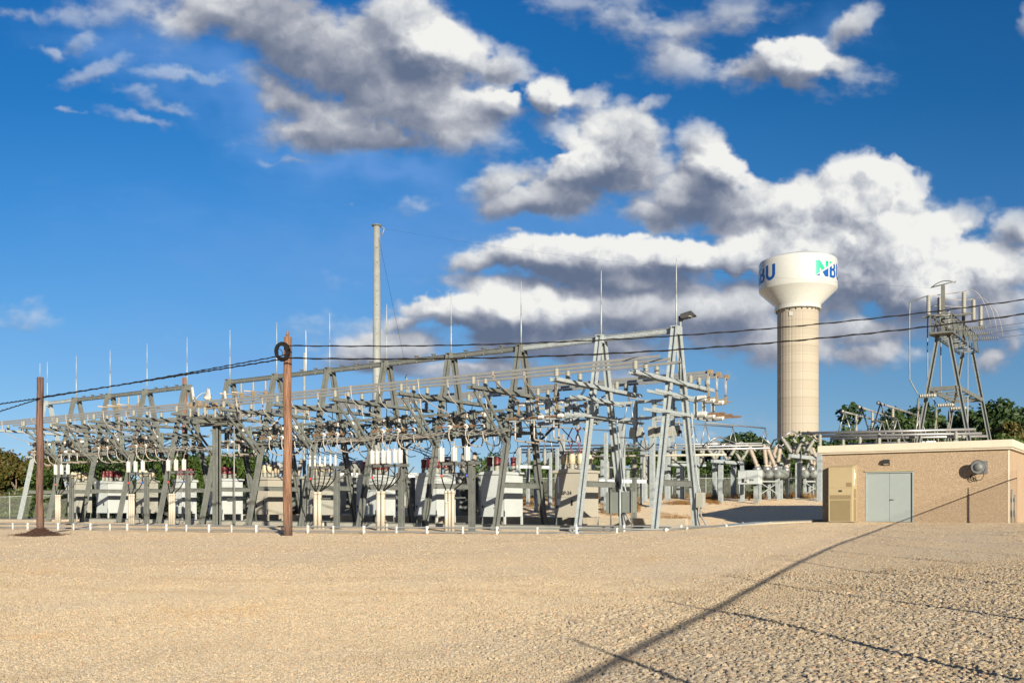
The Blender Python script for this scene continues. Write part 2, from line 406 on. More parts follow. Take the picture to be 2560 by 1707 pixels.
M['alu'] = pmat('aluminium_bus_bar', (.22,.228,.222), .5, .2, .08, 2.0)
M['alu_tube'] = pmat('bright_aluminium_tube', (.26,.265,.27), .4, .6, .06, 2.0)
M['rust'] = pmat('rusty_steel', (.16,.085,.04), .8, .1, .3, 6, (.28,.20,.12), .4)
M['porcelain'] = pmat('grey_porcelain', (.25,.255,.225), .4, 0, .06, 3)
M['porc_tan'] = pmat('tan_porcelain', (.33,.285,.235), .45, 0, .12, 3)
M['polymer'] = pmat('white_polymer', (.44,.45,.44), .5, 0, .05, 3)
M['cable'] = pmat('black_cable', (.010,.009,.009), .8, 0, .2, 5, spec=.1)
M['jumper'] = pmat('pale_jumper_wire', (.34,.31,.27), .5, .2, .12, 6)
M['brass'] = pmat('tarnished_clamp_metal', (.36,.28,.18), .5, .5, .2, 8)
M['pvc'] = pmat('cream_conduit', (.38,.35,.285), .55, 0, .06, 3, (.55,.50,.40), .3)
M['pvc_grey'] = pmat('grey_conduit', (.15,.16,.165), .5, 0, .08, 3)
M['pvc_white'] = pmat('white_plastic', (.47,.47,.45), .5, 0, .05, 5)
M['cabinet'] = pmat('light_grey_paint', (.39,.43,.43), .45, 0, .045, 1.2, (.34,.37,.37), .35)
M['cabinet_tan'] = pmat('warm_grey_paint', (.32,.305,.255), .5, 0, .04, 1.2)
M['cabinet_old'] = pmat('chalky_grey_paint', (.29,.295,.26), .55, 0, .07, 1.5, (.24,.235,.20), .4)
M['cabinet_dark'] = pmat('green_grey_paint', (.15,.17,.155), .5, 0, .06, 2)
M['transformer'] = pmat('transformer_grey_paint', (.28,.285,.27), .5, 0, .08, 1.0, (.21,.21,.20), .35)
M['red'] = pmat('dark_red_guard', (.11,.008,.012), .55, 0, .18, 4)
M['redbright'] = pmat('red_tape', (.62,.03,.03), .5, 0, .05, 4)
M['blue'] = pmat('blue_tape', (.03,.07,.45), .5, 0, .05, 4)
M['cream'] = pmat('stained_cream_guard', (.42,.36,.25), .6, 0, .12, 5, (.24,.19,.13), .4)
M['black'] = pmat('black_paint', (.02,.02,.02), .5, 0, .1, 5)
M['white'] = pmat('white_paint', (.62,.63,.62), .4, 0, .03, 2)
M['glass'] = pmat('lamp_glass', (.55,.52,.42), .15, 0, .05, 4)
M['concrete'] = pmat('pale_concrete', (.34,.30,.23), .85, 0, .12, 1.5, (.26,.22,.17), .4, .3, 60)
M['paper'] = pmat('pale_notice', (.62,.62,.64), .6, 0, .05, 20)
# ------------------------------------------------------------------ ground
def wheel_tracks(nt, v):
    """faint compacted wheel tracks that sweep across the yard"""
    s_ = nt.node('ShaderNodeSeparateXYZ'); nt.put(s_.inputs[0], v)
    r = nt.math('ADD', nt.math('MULTIPLY', s_.outputs[0], CA), nt.math('MULTIPLY', s_.outputs[1], SA))
    d = nt.math('ADD', nt.math('MULTIPLY', s_.outputs[0], -SA), nt.math('MULTIPLY', s_.outputs[1], CA))
    d = nt.math('ADD', d, nt.math('MULTIPLY', nt.math('SUBTRACT', nt.noise(v, .12, 3, .5), .5), 5.0))
    out = None
    for d0, k, w in ((12.2, .035, .28), (14.0, .035, .28), (19.5, -.02, .35), (21.4, -.02, .35), (27, .01, .5), (29, .01, .5)):
        q = nt.math('SUBTRACT', d, nt.math('MULTIPLY_ADD', nt.math('MULTIPLY', r, r), k, d0)); m = nt.rng(nt.math('ABSOLUTE', q), w*.4, w, 1, 0, True)
        out = m if out is None else nt.math('MAXIMUM', out, m)
    return nt.math('MULTIPLY', out, nt.rng(nt.noise(v, .7, 4, .7), .35, .6, .25, 1))
def gravel_material():
    m = bpy.data.materials.new('crushed_limestone_gravel'); m.use_nodes = True; nt = NT(m.node_tree)
    b = nt.n['Principled BSDF']; g = nt.node('ShaderNodeNewGeometry'); v = g.outputs['Position']
    wob = nt.node('ShaderNodeTexNoise'); nt.put(wob.inputs['Vector'], v); wob.inputs['Scale'].default_value = 30; wob.inputs['Detail'].default_value = 2
    vw = nt.vmath('ADD', v, nt.vmath('SCALE', nt.vmath('SUBTRACT', wob.outputs['Color'], (.5,.5,.5)), scale=.02))
    big = nt.noise(v, .22, 5, .6); mid = nt.noise(v, 1.3, 5, .65)
    def stones(sc_):
        n = nt.node('ShaderNodeTexVoronoi'); nt.put(n.inputs['Vector'], vw); n.inputs['Scale'].default_value = sc_; return n
    a, c2 = stones(48), stones(110)
    hs_ = nt.node('ShaderNodeSeparateColor'); nt.put(hs_.inputs[0], a.outputs['Color'])
    hs2 = nt.node('ShaderNodeSeparateColor'); nt.put(hs2.inputs[0], c2.outputs['Color'])
    pal = [(0.0, (.33,.27,.19)), (.14, (.56,.45,.31)), (.42, (.66,.54,.38)), (.64, (.60,.53,.41)), (.80, (.50,.47,.41)), (.9, (.74,.63,.46)), (1.0, (.72,.42,.24))]
    ca = nt.ramp(hs_.outputs[0], pal); cb = nt.ramp(hs2.outputs[1], pal)
    c = nt.mix(nt.rng(mid, .40, .60), ca, cb)
    c = nt.mix(.12, c, (.62,.51,.365))
    c = nt.mix(nt.rng(nt.noise(v, 17, 3, .8), .36, .62, 0, .36), c, (.36,.29,.20))
    c = nt.mix(nt.rng(nt.noise(v, 5, 4, .7), .38, .66, 0, .38), c, (.40,.32,.225))
    # fine dust, warm dirt patches and greyer fresh stone
    c = nt.mix(nt.math('MULTIPLY', nt.rng(big, .50, .68), .45), c, (.56,.42,.26))
    c = nt.mix(nt.math('MULTIPLY', nt.rng(nt.noise(v, .5, 6, .7), .60, .72), .45), c, (.50,.33,.17))
    c = nt.mix(nt.math('MULTIPLY', nt.rng(nt.noise(nt.vmath('MULTIPLY', v, (1, .35, 1)), .33, 5, .6), .52, .70), .40), c, (.46,.43,.38))
    c = nt.mix(nt.math('MULTIPLY', wheel_tracks(nt, v), .30), c, (.44,.34,.22)); c = nt.vmath('MULTIPLY', c, (1.10, 1.045, .945)); nt.put(b.inputs['Base Color'], c); b.inputs['Roughness'].default_value = .95; b.inputs['Specular IOR Level'].default_value = .15
    h = nt.math('ADD', nt.math('MULTIPLY', nt.math('SUBTRACT', .5, a.outputs['Distance']), .9), nt.math('MULTIPLY', nt.math('SUBTRACT', .5, c2.outputs['Distance']), .45))
    h = nt.math('ADD', h, nt.math('MULTIPLY', mid, 1.2))
    bn = nt.node('ShaderNodeBump'); bn.inputs['Strength'].default_value = .8; bn.inputs['Distance'].default_value = .03
    nt.put(bn.inputs['Height'], h); nt.l.new(bn.outputs[0], b.inputs['Normal'])
    return m
M['gravel'] = gravel_material()
def sheet(name, xs, ys, mat, zf):
    X, Y = np.meshgrid(xs, ys); Z = zf(X, Y)
    v = np.stack([X.ravel(), Y.ravel(), Z.ravel()], 1); nx, ny = len(xs), len(ys)
    i = np.arange(nx*ny).reshape(ny, nx)
    f = np.stack([i[:-1,:-1].ravel(), i[:-1,1:].ravel(), i[1:,1:].ravel(), i[1:,:-1].ravel()], 1)
    me = bpy.data.meshes.new(name); me.from_pydata(v.tolist(), [], f.tolist()); me.materials.append(mat)
    me.polygons.foreach_set('use_smooth', [True]*len(f)); me.update()
    o = bpy.data.objects.new(name, me); COL.objects.link(o); return o
rngn = np.random.default_rng(5)
def fold(x, y):                                     # cheap lumpy relief, a few centimetres
    z = 0
    for fx, fy, ph, am in ((.31,.47,1.2,.022),(.83,.22,4.1,.016),(1.7,1.1,2.2,.010),(2.9,3.7,.4,.006),(5.1,4.3,5.0,.004)):
        z = z+am*np.sin(fx*x+fy*y+ph+1.3*np.sin(.37*x-.5*y+ph))
    return z
def full_z(X, Y):
    flat = 1-sstep(np.abs(Y-36.5), 4, 5.5)*1.0
    amp = np.where((X < -14) & (Y > 31) & (Y < 40.5), .25, 1.0)*(1-.7*sstep(np.hypot(X, Y), 30, 80))
    return ground_z(X, Y)+fold(X, Y)*amp
xs = np.concatenate([[-2500,-1200,-600,-300,-180,-130], np.arange(-100, -30, 1.0), np.arange(-30, 22, .25), [24,28,34,45,70,120,300,700,1500,2500]])
ys = np.concatenate([[-600,-200,-60,-20,-8], np.arange(-4, 34, .25), np.arange(34, 70, .7), [72,76,82,90,105,130,180,260,400,700,1200,2500]])
tag(sheet('ground', xs, ys, M['gravel'], full_z), kind='structure')

# loose crushed stone lying on the ground in front
def loose_stones():
    rg = np.random.default_rng(11); pts = []; scl = []
    def batch(n, d0, d1, smin, smax, bias):
        d = np.sqrt(rg.uniform(d0*d0, d1*d1, n)); t = rg.uniform(-.66, .66, n); r = t*d
        # coarse stone lies towards the right front, in drifts
        dr = np.sin(.9*r+1.1)*np.sin(.7*d+.6)+.6*np.sin(2.3*r-1.3*d)+.4*np.sin(4.1*r+3.7*d)
        coarse = sstep(t+.10*dr-(d-9)*.035, bias-.15, bias+.25)
        keep = rg.uniform(0, 1, n) < coarse*(1-.75*sstep(d, 14, 30))
        d, r, coarse = d[keep], r[keep], coarse[keep]; k = len(d)
        s = rg.uniform(smin, smax, k)**1.0*(.55+.75*coarse)*rg.choice([.7,1,1,1.35], k)
        X = r*CA-d*SA; Y = r*SA+d*CA
        pts.append(np.stack([X, Y, full_z(X, Y)+s*.25], 1)); scl.append(s)
    batch(190000, 5.6, 10.5, .008, .019, .05)
    batch(120000, 10.0, 16, .009, .018, .12)
    batch(50000, 15, 22, .009, .019, .20)
    batch(22000, 20, 32, .009, .017, .30)
    # thin scatter of fine stone everywhere
    n = 90000; d = np.sqrt(rg.uniform(5.6**2, 24**2, n)); d = d[rg.uniform(0, 1, n) < 1-sstep(d, 7, 23)]; n = len(d); r = rg.uniform(-.64, .64, n)*d
    X = r*CA-d*SA; Y = r*SA+d*CA; s = rg.uniform(.005, .012, n)
    pts.append(np.stack([X, Y, full_z(X, Y)+s*.2], 1)); scl.append(s)
    for n, da, db in ((95000, 5.6, 9.0), (95000, 8.8, 14), (60000, 13.5, 21)):
        d = np.sqrt(rg.uniform(da*da, db*db, n)); r = rg.uniform(-.62, .62, n)*d
        d, r = d[rg.uniform(0, 1, n) < 1-sstep(d, 12, 21)], r[:0] if False else r[:len(r)]; r = rg.uniform(-.62, .62, len(d))*d
        X = r*CA-d*SA; Y = r*SA+d*CA; s = rg.uniform(.006, .012, len(d))
        pts.append(np.stack([X, Y, full_z(X, Y)+s*.2], 1)); scl.append(s)
    n = 26000; d = np.sqrt(rg.uniform(13**2, 40**2, n)); r = rg.uniform(-.62, .62, n)*d; X = r*CA-d*SA; Y = r*SA+d*CA; s = rg.uniform(.008, .019, n)
    pts.append(np.stack([X, Y, full_z(X, Y)+s*.2], 1)); scl.append(s)
    P_ = np.concatenate(pts); S_ = np.concatenate(scl); n = len(P_)
    me = bpy.data.meshes.new('gravel'); me.vertices.add(n); me.vertices.foreach_set('co', P_.astype('f').ravel())
    a = me.attributes.new('size', 'FLOAT_VECTOR', 'POINT')
    sv = S_[:, None]*np.stack([rg.uniform(.8, 1.5, n), rg.uniform(.7, 1.2, n), rg.uniform(.5, .95, n)], 1)
    a.data.foreach_set('vector', sv.astype('f').ravel())
    a = me.attributes.new('turn', 'FLOAT_VECTOR', 'POINT')
    a.data.foreach_set('vector', np.stack([rg.normal(0, .35, n), rg.normal(0, .35, n), rg.uniform(0, 6.28, n)], 1).astype('f').ravel())
    a = me.attributes.new('pick', 'INT', 'POINT'); a.data.foreach_set('value', rg.integers(0, 6, n).astype('i'))
    m = bpy.data.materials.new('loose_limestone'); m.use_nodes = True; nt = NT(m.node_tree); b = nt.n['Principled BSDF']
    oi = nt.node('ShaderNodeObjectInfo')
    c = nt.ramp(oi.outputs['Random'], [(0.0, (.34,.28,.20)), (.15, (.54,.45,.31)), (.45, (.63,.53,.37)), (.70, (.58,.52,.41)), (.84, (.46,.44,.40)), (.93, (.76,.66,.50)), (1.0, (.70,.42,.25))])
    g = nt.node('ShaderNodeNewGeometry')
    c = nt.mix(nt.rng(nt.noise(g.outputs['Position'], 90, 3, .6), .35, .7, 0, .5), c, (.42,.36,.28))
    v = g.outputs['Position']
    c = nt.mix(nt.math('MULTIPLY', nt.rng(nt.noise(v, .5, 6, .7), .56, .70), .55), c, (.56,.38,.20))
    c = nt.mix(nt.math('MULTIPLY', nt.rng(nt.noise(nt.vmath('MULTIPLY', v, (1, .35, 1)), .33, 5, .6), .50, .68), .55), c, (.42,.39,.34))
    c = nt.mix(nt.math('MULTIPLY', nt.rng(nt.noise(v, 1.3, 5, .65), .50, .66), .35), c, (.42,.33,.22))
    c = nt.mix(nt.math('MULTIPLY', wheel_tracks(nt, v), .38), c, (.40,.31,.20))
    c = nt.vmath('MULTIPLY', c, (.49, .468, .435))
    nt.put(b.inputs['Base Color'], c); b.inputs['Roughness'].default_value = .93; b.inputs['Specular IOR Level'].default_value = .15
    ob = bpy.data.objects.new('gravel', me); COL.objects.link(ob); me.materials.append(m)
    ng = bpy.data.node_groups.new('scatter_stones', 'GeometryNodeTree'); ng.is_modifier = True
    ng.interface.new_socket('Geometry', in_out='INPUT', socket_type='NodeSocketGeometry')
    ng.interface.new_socket('Geometry', in_out='OUTPUT', socket_type='NodeSocketGeometry')
    N = ng.nodes; L = ng.links
    gi = N.new('NodeGroupInput'); go = N.new('NodeGroupOutput'); g2i = N.new('GeometryNodeGeometryToInstance')
    for k in range(6):
        ico = N.new('GeometryNodeMeshIcoSphere'); ico.inputs['Radius'].default_value = 1; ico.inputs['Subdivisions'].default_value = 2
        pos = N.new('GeometryNodeInputPosition'); nz = N.new('ShaderNodeTexVoronoi'); nz.voronoi_dimensions = '4D'; nz.feature = 'F1'
        nz.inputs['Scale'].default_value = .9; nz.inputs['W'].default_value = k*3.7+.4
        L.new(pos.outputs[0], nz.inputs['Vector'])
        sb = N.new('ShaderNodeVectorMath'); sb.operation = 'SUBTRACT'; L.new(nz.outputs['Position'], sb.inputs[0]); L.new(pos.outputs[0], sb.inputs[1])
        scn = N.new('ShaderNodeVectorMath'); scn.operation = 'SCALE'; scn.inputs['Scale'].default_value = .38; L.new(sb.outputs[0], scn.inputs[0])
        sp = N.new('GeometryNodeSetPosition'); L.new(ico.outputs[0], sp.inputs[0]); L.new(scn.outputs[0], sp.inputs['Offset'])
        ss = N.new('GeometryNodeSetShadeSmooth'); ss.inputs['Shade Smooth'].default_value = False; L.new(sp.outputs[0], ss.inputs[0])
        sm = N.new('GeometryNodeSetMaterial'); sm.inputs['Material'].default_value = m; L.new(ss.outputs[0], sm.inputs[0])
        L.new(sm.outputs[0], g2i.inputs[0])
    ip = N.new('GeometryNodeInstanceOnPoints'); L.new(gi.outputs[0], ip.inputs['Points']); L.new(g2i.outputs[0], ip.inputs['Instance'])
    ip.inputs['Pick Instance'].default_value = True
    def attr(nm, typ):
        a_ = N.new('GeometryNodeInputNamedAttribute'); a_.data_type = typ; a_.inputs['Name'].default_value = nm; return a_.outputs['Attribute']
    L.new(attr('pick', 'INT'), ip.inputs['Instance Index']); L.new(attr('size', 'FLOAT_VECTOR'), ip.inputs['Scale'])
    e2r = N.new('FunctionNodeEulerToRotation'); L.new(attr('turn', 'FLOAT_VECTOR'), e2r.inputs[0]); L.new(e2r.outputs[0], ip.inputs['Rotation'])
    L.new(ip.outputs[0], go.inputs[0])
    md = ob.modifiers.new('scatter', 'NODES'); md.node_group = ng
    tag(ob, 'loose crushed limestone lying thickest at the right front of the yard', 'gravel', kind='stuff')
loose_stones()
# ------------------------------------------------------------------ the row of steel A-frames
FX = [-17.5,-21.2,-25.6,-29.9,-34.3,-38.6,-43.0,-47.25,-51.5,-55.8,-60.1,-64.35,-68.25]
YC, HS, HT = 37.05, 2.1, 8.8
def insulator(r=.075, L=.4, n=4, p=(0,0,0), ax=(0,0,1), mb=None, seg=10):
    mb = mb or MB(); mb.lathe(p, ax, sheds(r*.62, r, L, n, .05), seg); return mb
def legY(z, s): return s*HS*(1-z/HT)
def make_frame(loc, new, label, group, rod=3.05, braces=True, arm_lo=False, zup=5.6, zlo=4.68):
    t = thing('steel_pylon', label, 'steel pylon', loc, group)
    m = M['steel_new'] if new else M['steel']
    for s in (-1, 1):
        b = MB(); p, q = Vector((0, s*HS, -.05)), Vector((0, s*.16, HT)); up = Vector((0, 1, 0))
        b.ibeam(p, q, .23, .25, .03, up=(1, 0, 0))
        b.box(-.2, .2, s*HS-.22, s*HS+.22, -.04, .03)
        for zz in (.12, .2):
            for xx in (-.14, .14): b.box(xx-.02, xx+.02, s*HS-.17, s*HS-.13, .03, .1)
        b.build('leg', m, t)
    b = MB(); b.box(-.15, .15, -.29, .29, HT-.02, HT+.03); b.box(-.16, -.13, -.26, .26, HT-.34, HT-.02); b.box(.13, .16, -.26, .26, HT-.34, HT-.02)
    b.build('cap', m, t)
    b = MB(); b.tube([(0, 0, HT+.03), (0, 0, HT+1.4)], .036, 6); b.tube([(0, 0, HT+1.4), (0, 0, HT+rod)], [.028, .018], 6)
    b.build('lightning_rod', M['steel_new'], t)
    # bus support arm with its post insulators
    b = MB()
    for sx_ in (-.16, .16): b.channel((sx_, -4.05, 6.42), (sx_, 3.65, 6.42), .07, .15, .012)
    for k in range(9): b.box(-.14, .14, -3.9+k*.9, -3.82+k*.9, 6.36, 6.48)
    b.build('cross_arm', m, t)
    for y in (-3.75, -2.85, -1.85, 1.45, 2.35, 3.25):
        insulator(.12, .40, 4, (0, y, 6.50)).build('insulator', M['porcelain'], t)
    if arm_lo:
        for z, y0, y1, mm in ((zup, -2.4, 2.4, m), (zlo, -2.7, 3.8, M['pvc'] if arm_lo == 2 else m)):
            b = MB()
            for sx_ in (-.19, .19): b.channel((sx_, y0, z), (sx_, y1, z), .06, .12, .012)
            b.build('cross_arm', m, t)
    else:
        b = MB(); b.channel((.15, -1.55, zup), (.15, 1.55, zup), .06, .12); b.channel((.15, -1.7, zlo-.04), (.15, 1.7, zlo-.04), .06, .12); b.build('cross_arm', m, t)
    b = MB(); b.ibeam((0, -legY(2.1, 1), 2.1), (0, legY(2.1, 1), 2.1), .1, .26, .02); b.build('tie_beam', M['steel'], t)
    if braces:
        for dx in (-.13, .13):
            b = MB(); b.channel((dx, -3.55+.9*(dx > 0)*.4, 6.3), (dx, -legY(4.1, 1)-.05, 4.05), .06, .12, .012); b.build('brace', m, t)
        b = MB(); b.angle((.13, legY(4.2, 1), 4.1), (.13, 2.9, 5.2), .09); b.build('brace', m, t)
    return t
places = {0: 'end A-frame beside the building, with a black floodlight', 12: 'far end A-frame seen behind the mulched wooden pole'}
grpf = 'steel A-frames in a row carrying the bus bars'
proto_old = None
for i, x in enumerate(FX):
    new = i in (0, 1, 12)
    col = 'bright galvanised' if new else 'dull grey weathered'
    lab = (col+' '+places[i]) if i in places else f'{col} A-frame with lightning rod, {ORD[i]} of the row from the building end'
    rodz = 3.05 if i else 3.05
    if i == 0: f0 = make_frame((x, YC, 0), True, lab, grpf, 2.95, False, 1, 5.85, 5.08)
    elif i == 1: make_frame((x, YC, 0), True, lab, grpf, 2.95, False, 1, 5.85, 5.08)
    elif proto_old is None: proto_old = make_frame((x, YC, 0), False, lab, grpf)
    elif i == 12: make_frame((x, YC, 0), True, lab, grpf, 2.95, False)
    else: copy_tree(proto_old, (x, YC, 0), lab, grpf)
# floodlight on top of the first frame, dusk light on the ninth
t = thing('floodlight', 'black shoebox floodlight on a pipe atop the end A-frame', 'floodlight', (FX[0], YC+.42, 0))
MB().tube([(0, 0, 6.6), (0, 0, 9.15)], .045, 8).build('pole', M['steel_new'], t)
b = MB(); b.poly([(0,0,0)]*0) if False else None
def shoebox(b, c, ax, side, L, w, h):
    c, ax, side = Vector(c), Vector(ax).normalized(), Vector(side).normalized(); up = ax.cross(side); vs = []
    for l, ww, hh in ((0,.55,-.5),(L*.3,1,-.5),(L,.9,-.5),(L*1.02,.5,-.5)):
        vs.append(None)
    lo = [c+side*(-w/2)+up*(-h/2), c+side*(w/2)+up*(-h/2), c+ax*L+side*(w*.42)+up*(-h/2), c+ax*L+side*(-w*.42)+up*(-h/2)]
    hi = [c+side*(-w*.42)+up*(h*.3), c+side*(w*.42)+up*(h*.3), c+ax*L*.72+side*(w*.3)+up*(h*.5), c+ax*L*.72+side*(-w*.3)+up*(h*.5)]
    vs = lo+hi
    return b._add(vs, [(3,2,1,0),(4,5,6,7),(0,1,5,4),(1,2,6,5),(2,3,7,6),(3,0,4,7)])
shoebox(b, (0, .02, 9.32), (.80, .22, .14), (-.3, .9, 0), .66, .46, .26); b.box(-.07, .07, -.07, .09, 9.1, 9.34); b.build('lamp_head', M['black'], t)
b = MB(); c0 = Vector((.28, .10, 9.245)); b.box(.1, .52, -.08, .26, 9.262, 9.285); b.build('lens', M['glass'], t)
t = thing('dusk_light', 'silver bell shaped dusk light on curved arm at the middle A-frame top', 'yard light', (FX[8]+.3, YC+.2, 0))
MB().tube(arc((0, 0, 7.6), (.1, .5, 8.5), (.25, .95, 8.35), 8), .03, 6).build('arm', M['steel_new'], t)
b = MB(); b.lathe((.25, .95, 8.7), (0, 0, -1), [(.03, 0), (.07, .03), (.09, .25), (.11, .3), (.24, .5), (.25, .56)], 14); b.build('lamp_housing', M['alu'], t)
b = MB(); b.lathe((.25, .95, 8.15), (0, 0, -1), [(.23, 0), (.24, .1), (.17, .24), (.02, .25)], 14); b.build('lens', M['glass'], t)

# top beams between the frames, with the little square bird plates
def make_beam(x0, x1, new, label, plates, hang):
    L = x1-x0; t = thing('steel_girder', label, 'girder', (x0, YC, 0), 'beams joining the A-frame tops')
    m = M['steel_new'] if new else M['steel']
    MB().ibeam((.16, 0, HT-.14), (L-.16, 0, HT-.14), .14, .25, .02).build('beam', m, t)
    MB().bar((.16, -.05, HT-.14), (L-.16, -.05, HT-.14), .02, .17).build('web_plate', m, t)
    if plates:
        for k in range(3):
            u = L*(.22+.26*k)
            b = MB(); b.lathe((u, 0, HT-.01), (0, 0, 1), [(.05, 0), (.06, .03), (.17, .09), (.17, .10)], 4, False); b.build('bird_plate', M['steel_dark'], t)
            b = MB(); b.lathe((u, -.02, HT-.29), (0, 0, 1), [(.03, 0), (.07, .02), (.07, .10)], 6); b.build('hanger', M['steel_dark'], t)
    if hang:
        for k in range(3):
            u = L*(.25+.26*k)
            insulator(.075, .62, 6, (u, 0, HT-.27), (0, 0, -1)).build('insulator', M['porcelain'], t)
            b = MB(); b.box(u-.09, u+.09, -.09, .09, HT-1.16, HT-.89); b.box(u-.05, u+.05, -.05, .05, HT-1.5, HT-1.16); b.tube([(u, -1.6, HT-1.05), (u, -.2, HT-1.02), (u, .1, HT-.98), (u, .2, HT-1.0), (u, 1.6, HT-1.0)], .035, 6)
            b.build('clamp', M['brass'], t)
            b = MB()
            for dx in (-.05, .05): b.tube([(u+dx, 0, HT-1.45), (u+dx*1.6, 0, 5.9)], .018, 6)
            b.build('dropper', M['jumper'], t)
    return t
for i in range(len(FX)-1):
    if i == 7: continue
    a, c = FX[i+1], FX[i]; new = i in (0, 1, 11)
    make_beam(a, c, new, f'{"clean bright" if new else "rust stained grey"} top beam over the {ORD[i]} bay from the building end', not new and i not in (6, 9), i in (6, 9))
# ------------------------------------------------------------------ bus bars
for k, (y, nm) in enumerate(((33.3,'front'),(34.2,'front'),(35.2,'front'),(38.5,'rear'),(39.4,'rear'),(40.3,'rear'))):
    t = thing('bus_bar', f'flat aluminium bus bar, {["outer","centre","inner","inner","centre","outer"][k]} of three along the {nm} side', 'bus bar', (-16.4, y, 6.97), 'bus bars along the row of A-frames')
    ends = [0]+[x+16.4-.0 for x in FX[2::2]]+[-53.2]
    for a, c in zip(ends[:-1], ends[1:]):
        MB().channel((a-.02, 0, 0), (c+.02, 0, 0), .07, .112, .014, side=-1).build('bar', M['alu'], t)
    for a in ends[1:-1]: MB().box(a-.25, a+.25, -.05, -.037, -.04, .04).build('splice_plate', M['alu'], t)

# ------------------------------------------------------------------ switch racks, switches, droppers and loops
def make_rack(x0, x1, y, zup, zlo, mat, label, plates, rear=False, group='switch racks between the A-frames'):
    L = x1-x0; t = thing('switch_rack', label, 'switch rack', (x0, y, 0), group)
    s = 1 if rear else -1
    for z in (zup, zlo): MB().channel((.0, 0, z), (L, 0, z), .07, .13, .014).build('rail', mat, t)
    for u in plates:
        b = MB(); b.channel((u+.17, -s*(-.02), zlo-.18), (u+.17, -s*(-.02), zup+.14), .12, .30, .014, up=(1, 0, 0)); b.box(u+.08, u+.26, -.09, .09, zlo-.06, zlo+.06)
        b.build('mounting_plate', mat if mat is not M['steel'] else M['cabinet_dark'], t)
    for u in plates[:2]: MB().angle((u+.3, 0, zup-.05), (u+1.0, 0, zlo+.06), .06).build('brace', mat, t)
    return t
def switch_a(loc, label, group, zu=5.44, zl=4.93, s=-1):
    """insulators pointing away from the rack, rusty blade"""
    t = thing('disconnect_switch', label, 'disconnect switch', loc, group)
    for z in (zu, zl): insulator(.125, .30, 4, (0, s*.05, z), (0, s, 0), seg=12).build('insulator', M['polymer'], t)
    b = MB(); b.box(-.62, .12, s*.36-.03, s*.36+.03, zl-.03, zl+.03); b.bar((-.55, s*.36, zl), (-.1, s*.38, zl+.2), .03, .05); b.box(-.66, -.5, s*.36-.05, s*.36+.05, zl-.06, zl+.05)
    b.build('blade', M['rust'], t)
    b = MB(); b.box(-.34, .1, s*.36-.03, s*.36+.03, zu-.02, zu+.04); b.tube([(.06, s*.36, zu), (.3, s*.42, (zu+zl)/2), (.5, s*.40, zl+.05)], .02, 6); b.build('contact', M['brass'], t)
    return t
def switch_b(loc, label, group, zu=5.80, zl=5.18, d=-1):
    """insulators pointing along the row"""
    t = thing('disconnect_switch', label, 'disconnect switch', loc, group)
    for z in (zu, zl): insulator(.10, .36, 5, (d*.03, 0, z), (d, 0, 0), seg=12).build('insulator', M['polymer'], t)
    b = MB(); b.box(min(d*.36, d*1.0), max(d*.36, d*1.0), -.03, .03, zl-.04, zl+.04); b.box(min(d*.95, d*1.12), max(d*.95, d*1.12), -.04, .04, zl-.02, zl+.02); b.build('blade', M['rust'], t)
    b = MB(); b.box(min(d*.36, d*.5), max(d*.36, d*.5), -.05, .05, zu-.03, zu+.25); b.box(min(d*.34, d*.45), max(d*.34, d*.45), -.03, .03, zu-.45, zu); b.build('contact', M['brass'], t)
    return t
def bayname(i): return f'{ORD[i]} bay from the building end'
NTH = ['first', 'second', 'third']
GA = 'disconnect switches on the racks'
protoA = protoAr = protoB = None
def make_cross_members(x0, L, zu, zl, i):
    t = thing('linkage_frame', f'dark angle iron linkages between front and rear racks, {bayname(i)}', 'linkage', (x0, 36.0, 0), 'linkages between the racks')
    for k, u in enumerate((.12, .36, .60, .86)):
        MB().angle((L*u, .05, zu-.06), (L*u, 2.2, zu-.06), .07).build('cross_member', M['steel'], t)
        MB().angle((L*u+.1, .05, zl+.02), (L*u+.1, 2.2, zl+.02), .07).build('cross_member', M['steel_dark'], t)
    for k, u in enumerate((.2, .46, .7)):
        MB().bar((L*u, .15, zl), (L*u+.25, 2.0, zu-.1), .04, .05).build('link_rod', M['steel_dark'], t)
        b = MB(); b.lathe((L*u+.2, 1.1, zl-.02), (0, 0, -1), sheds(.045, .075, .42, 5, .04), 8); b.build('insulator', M['porcelain'], t)
        b = MB(); b.tube(spline([(L*u+.2, 1.1, zl-.44), (L*u+.25, 1.2, zl-.75), (L*u+.15, 1.7, zl-.95), (L*u+.1, 2.25, zl-.9)], 5), .02, 6); b.build('lead', M['cable'], t)
    MB().tube([(.2, 1.0, zl+.3), (L-.2, 1.0, zl+.3)], .028, 6).build('operating_rod', M['steel'], t)
    return t
dropF = dropR = loopA = loopB = None
def bayname(i): return f'{ORD[i]} bay from the building end'
BAYB = (1, 6, 10)
YF, YR = 35.88, 38.25
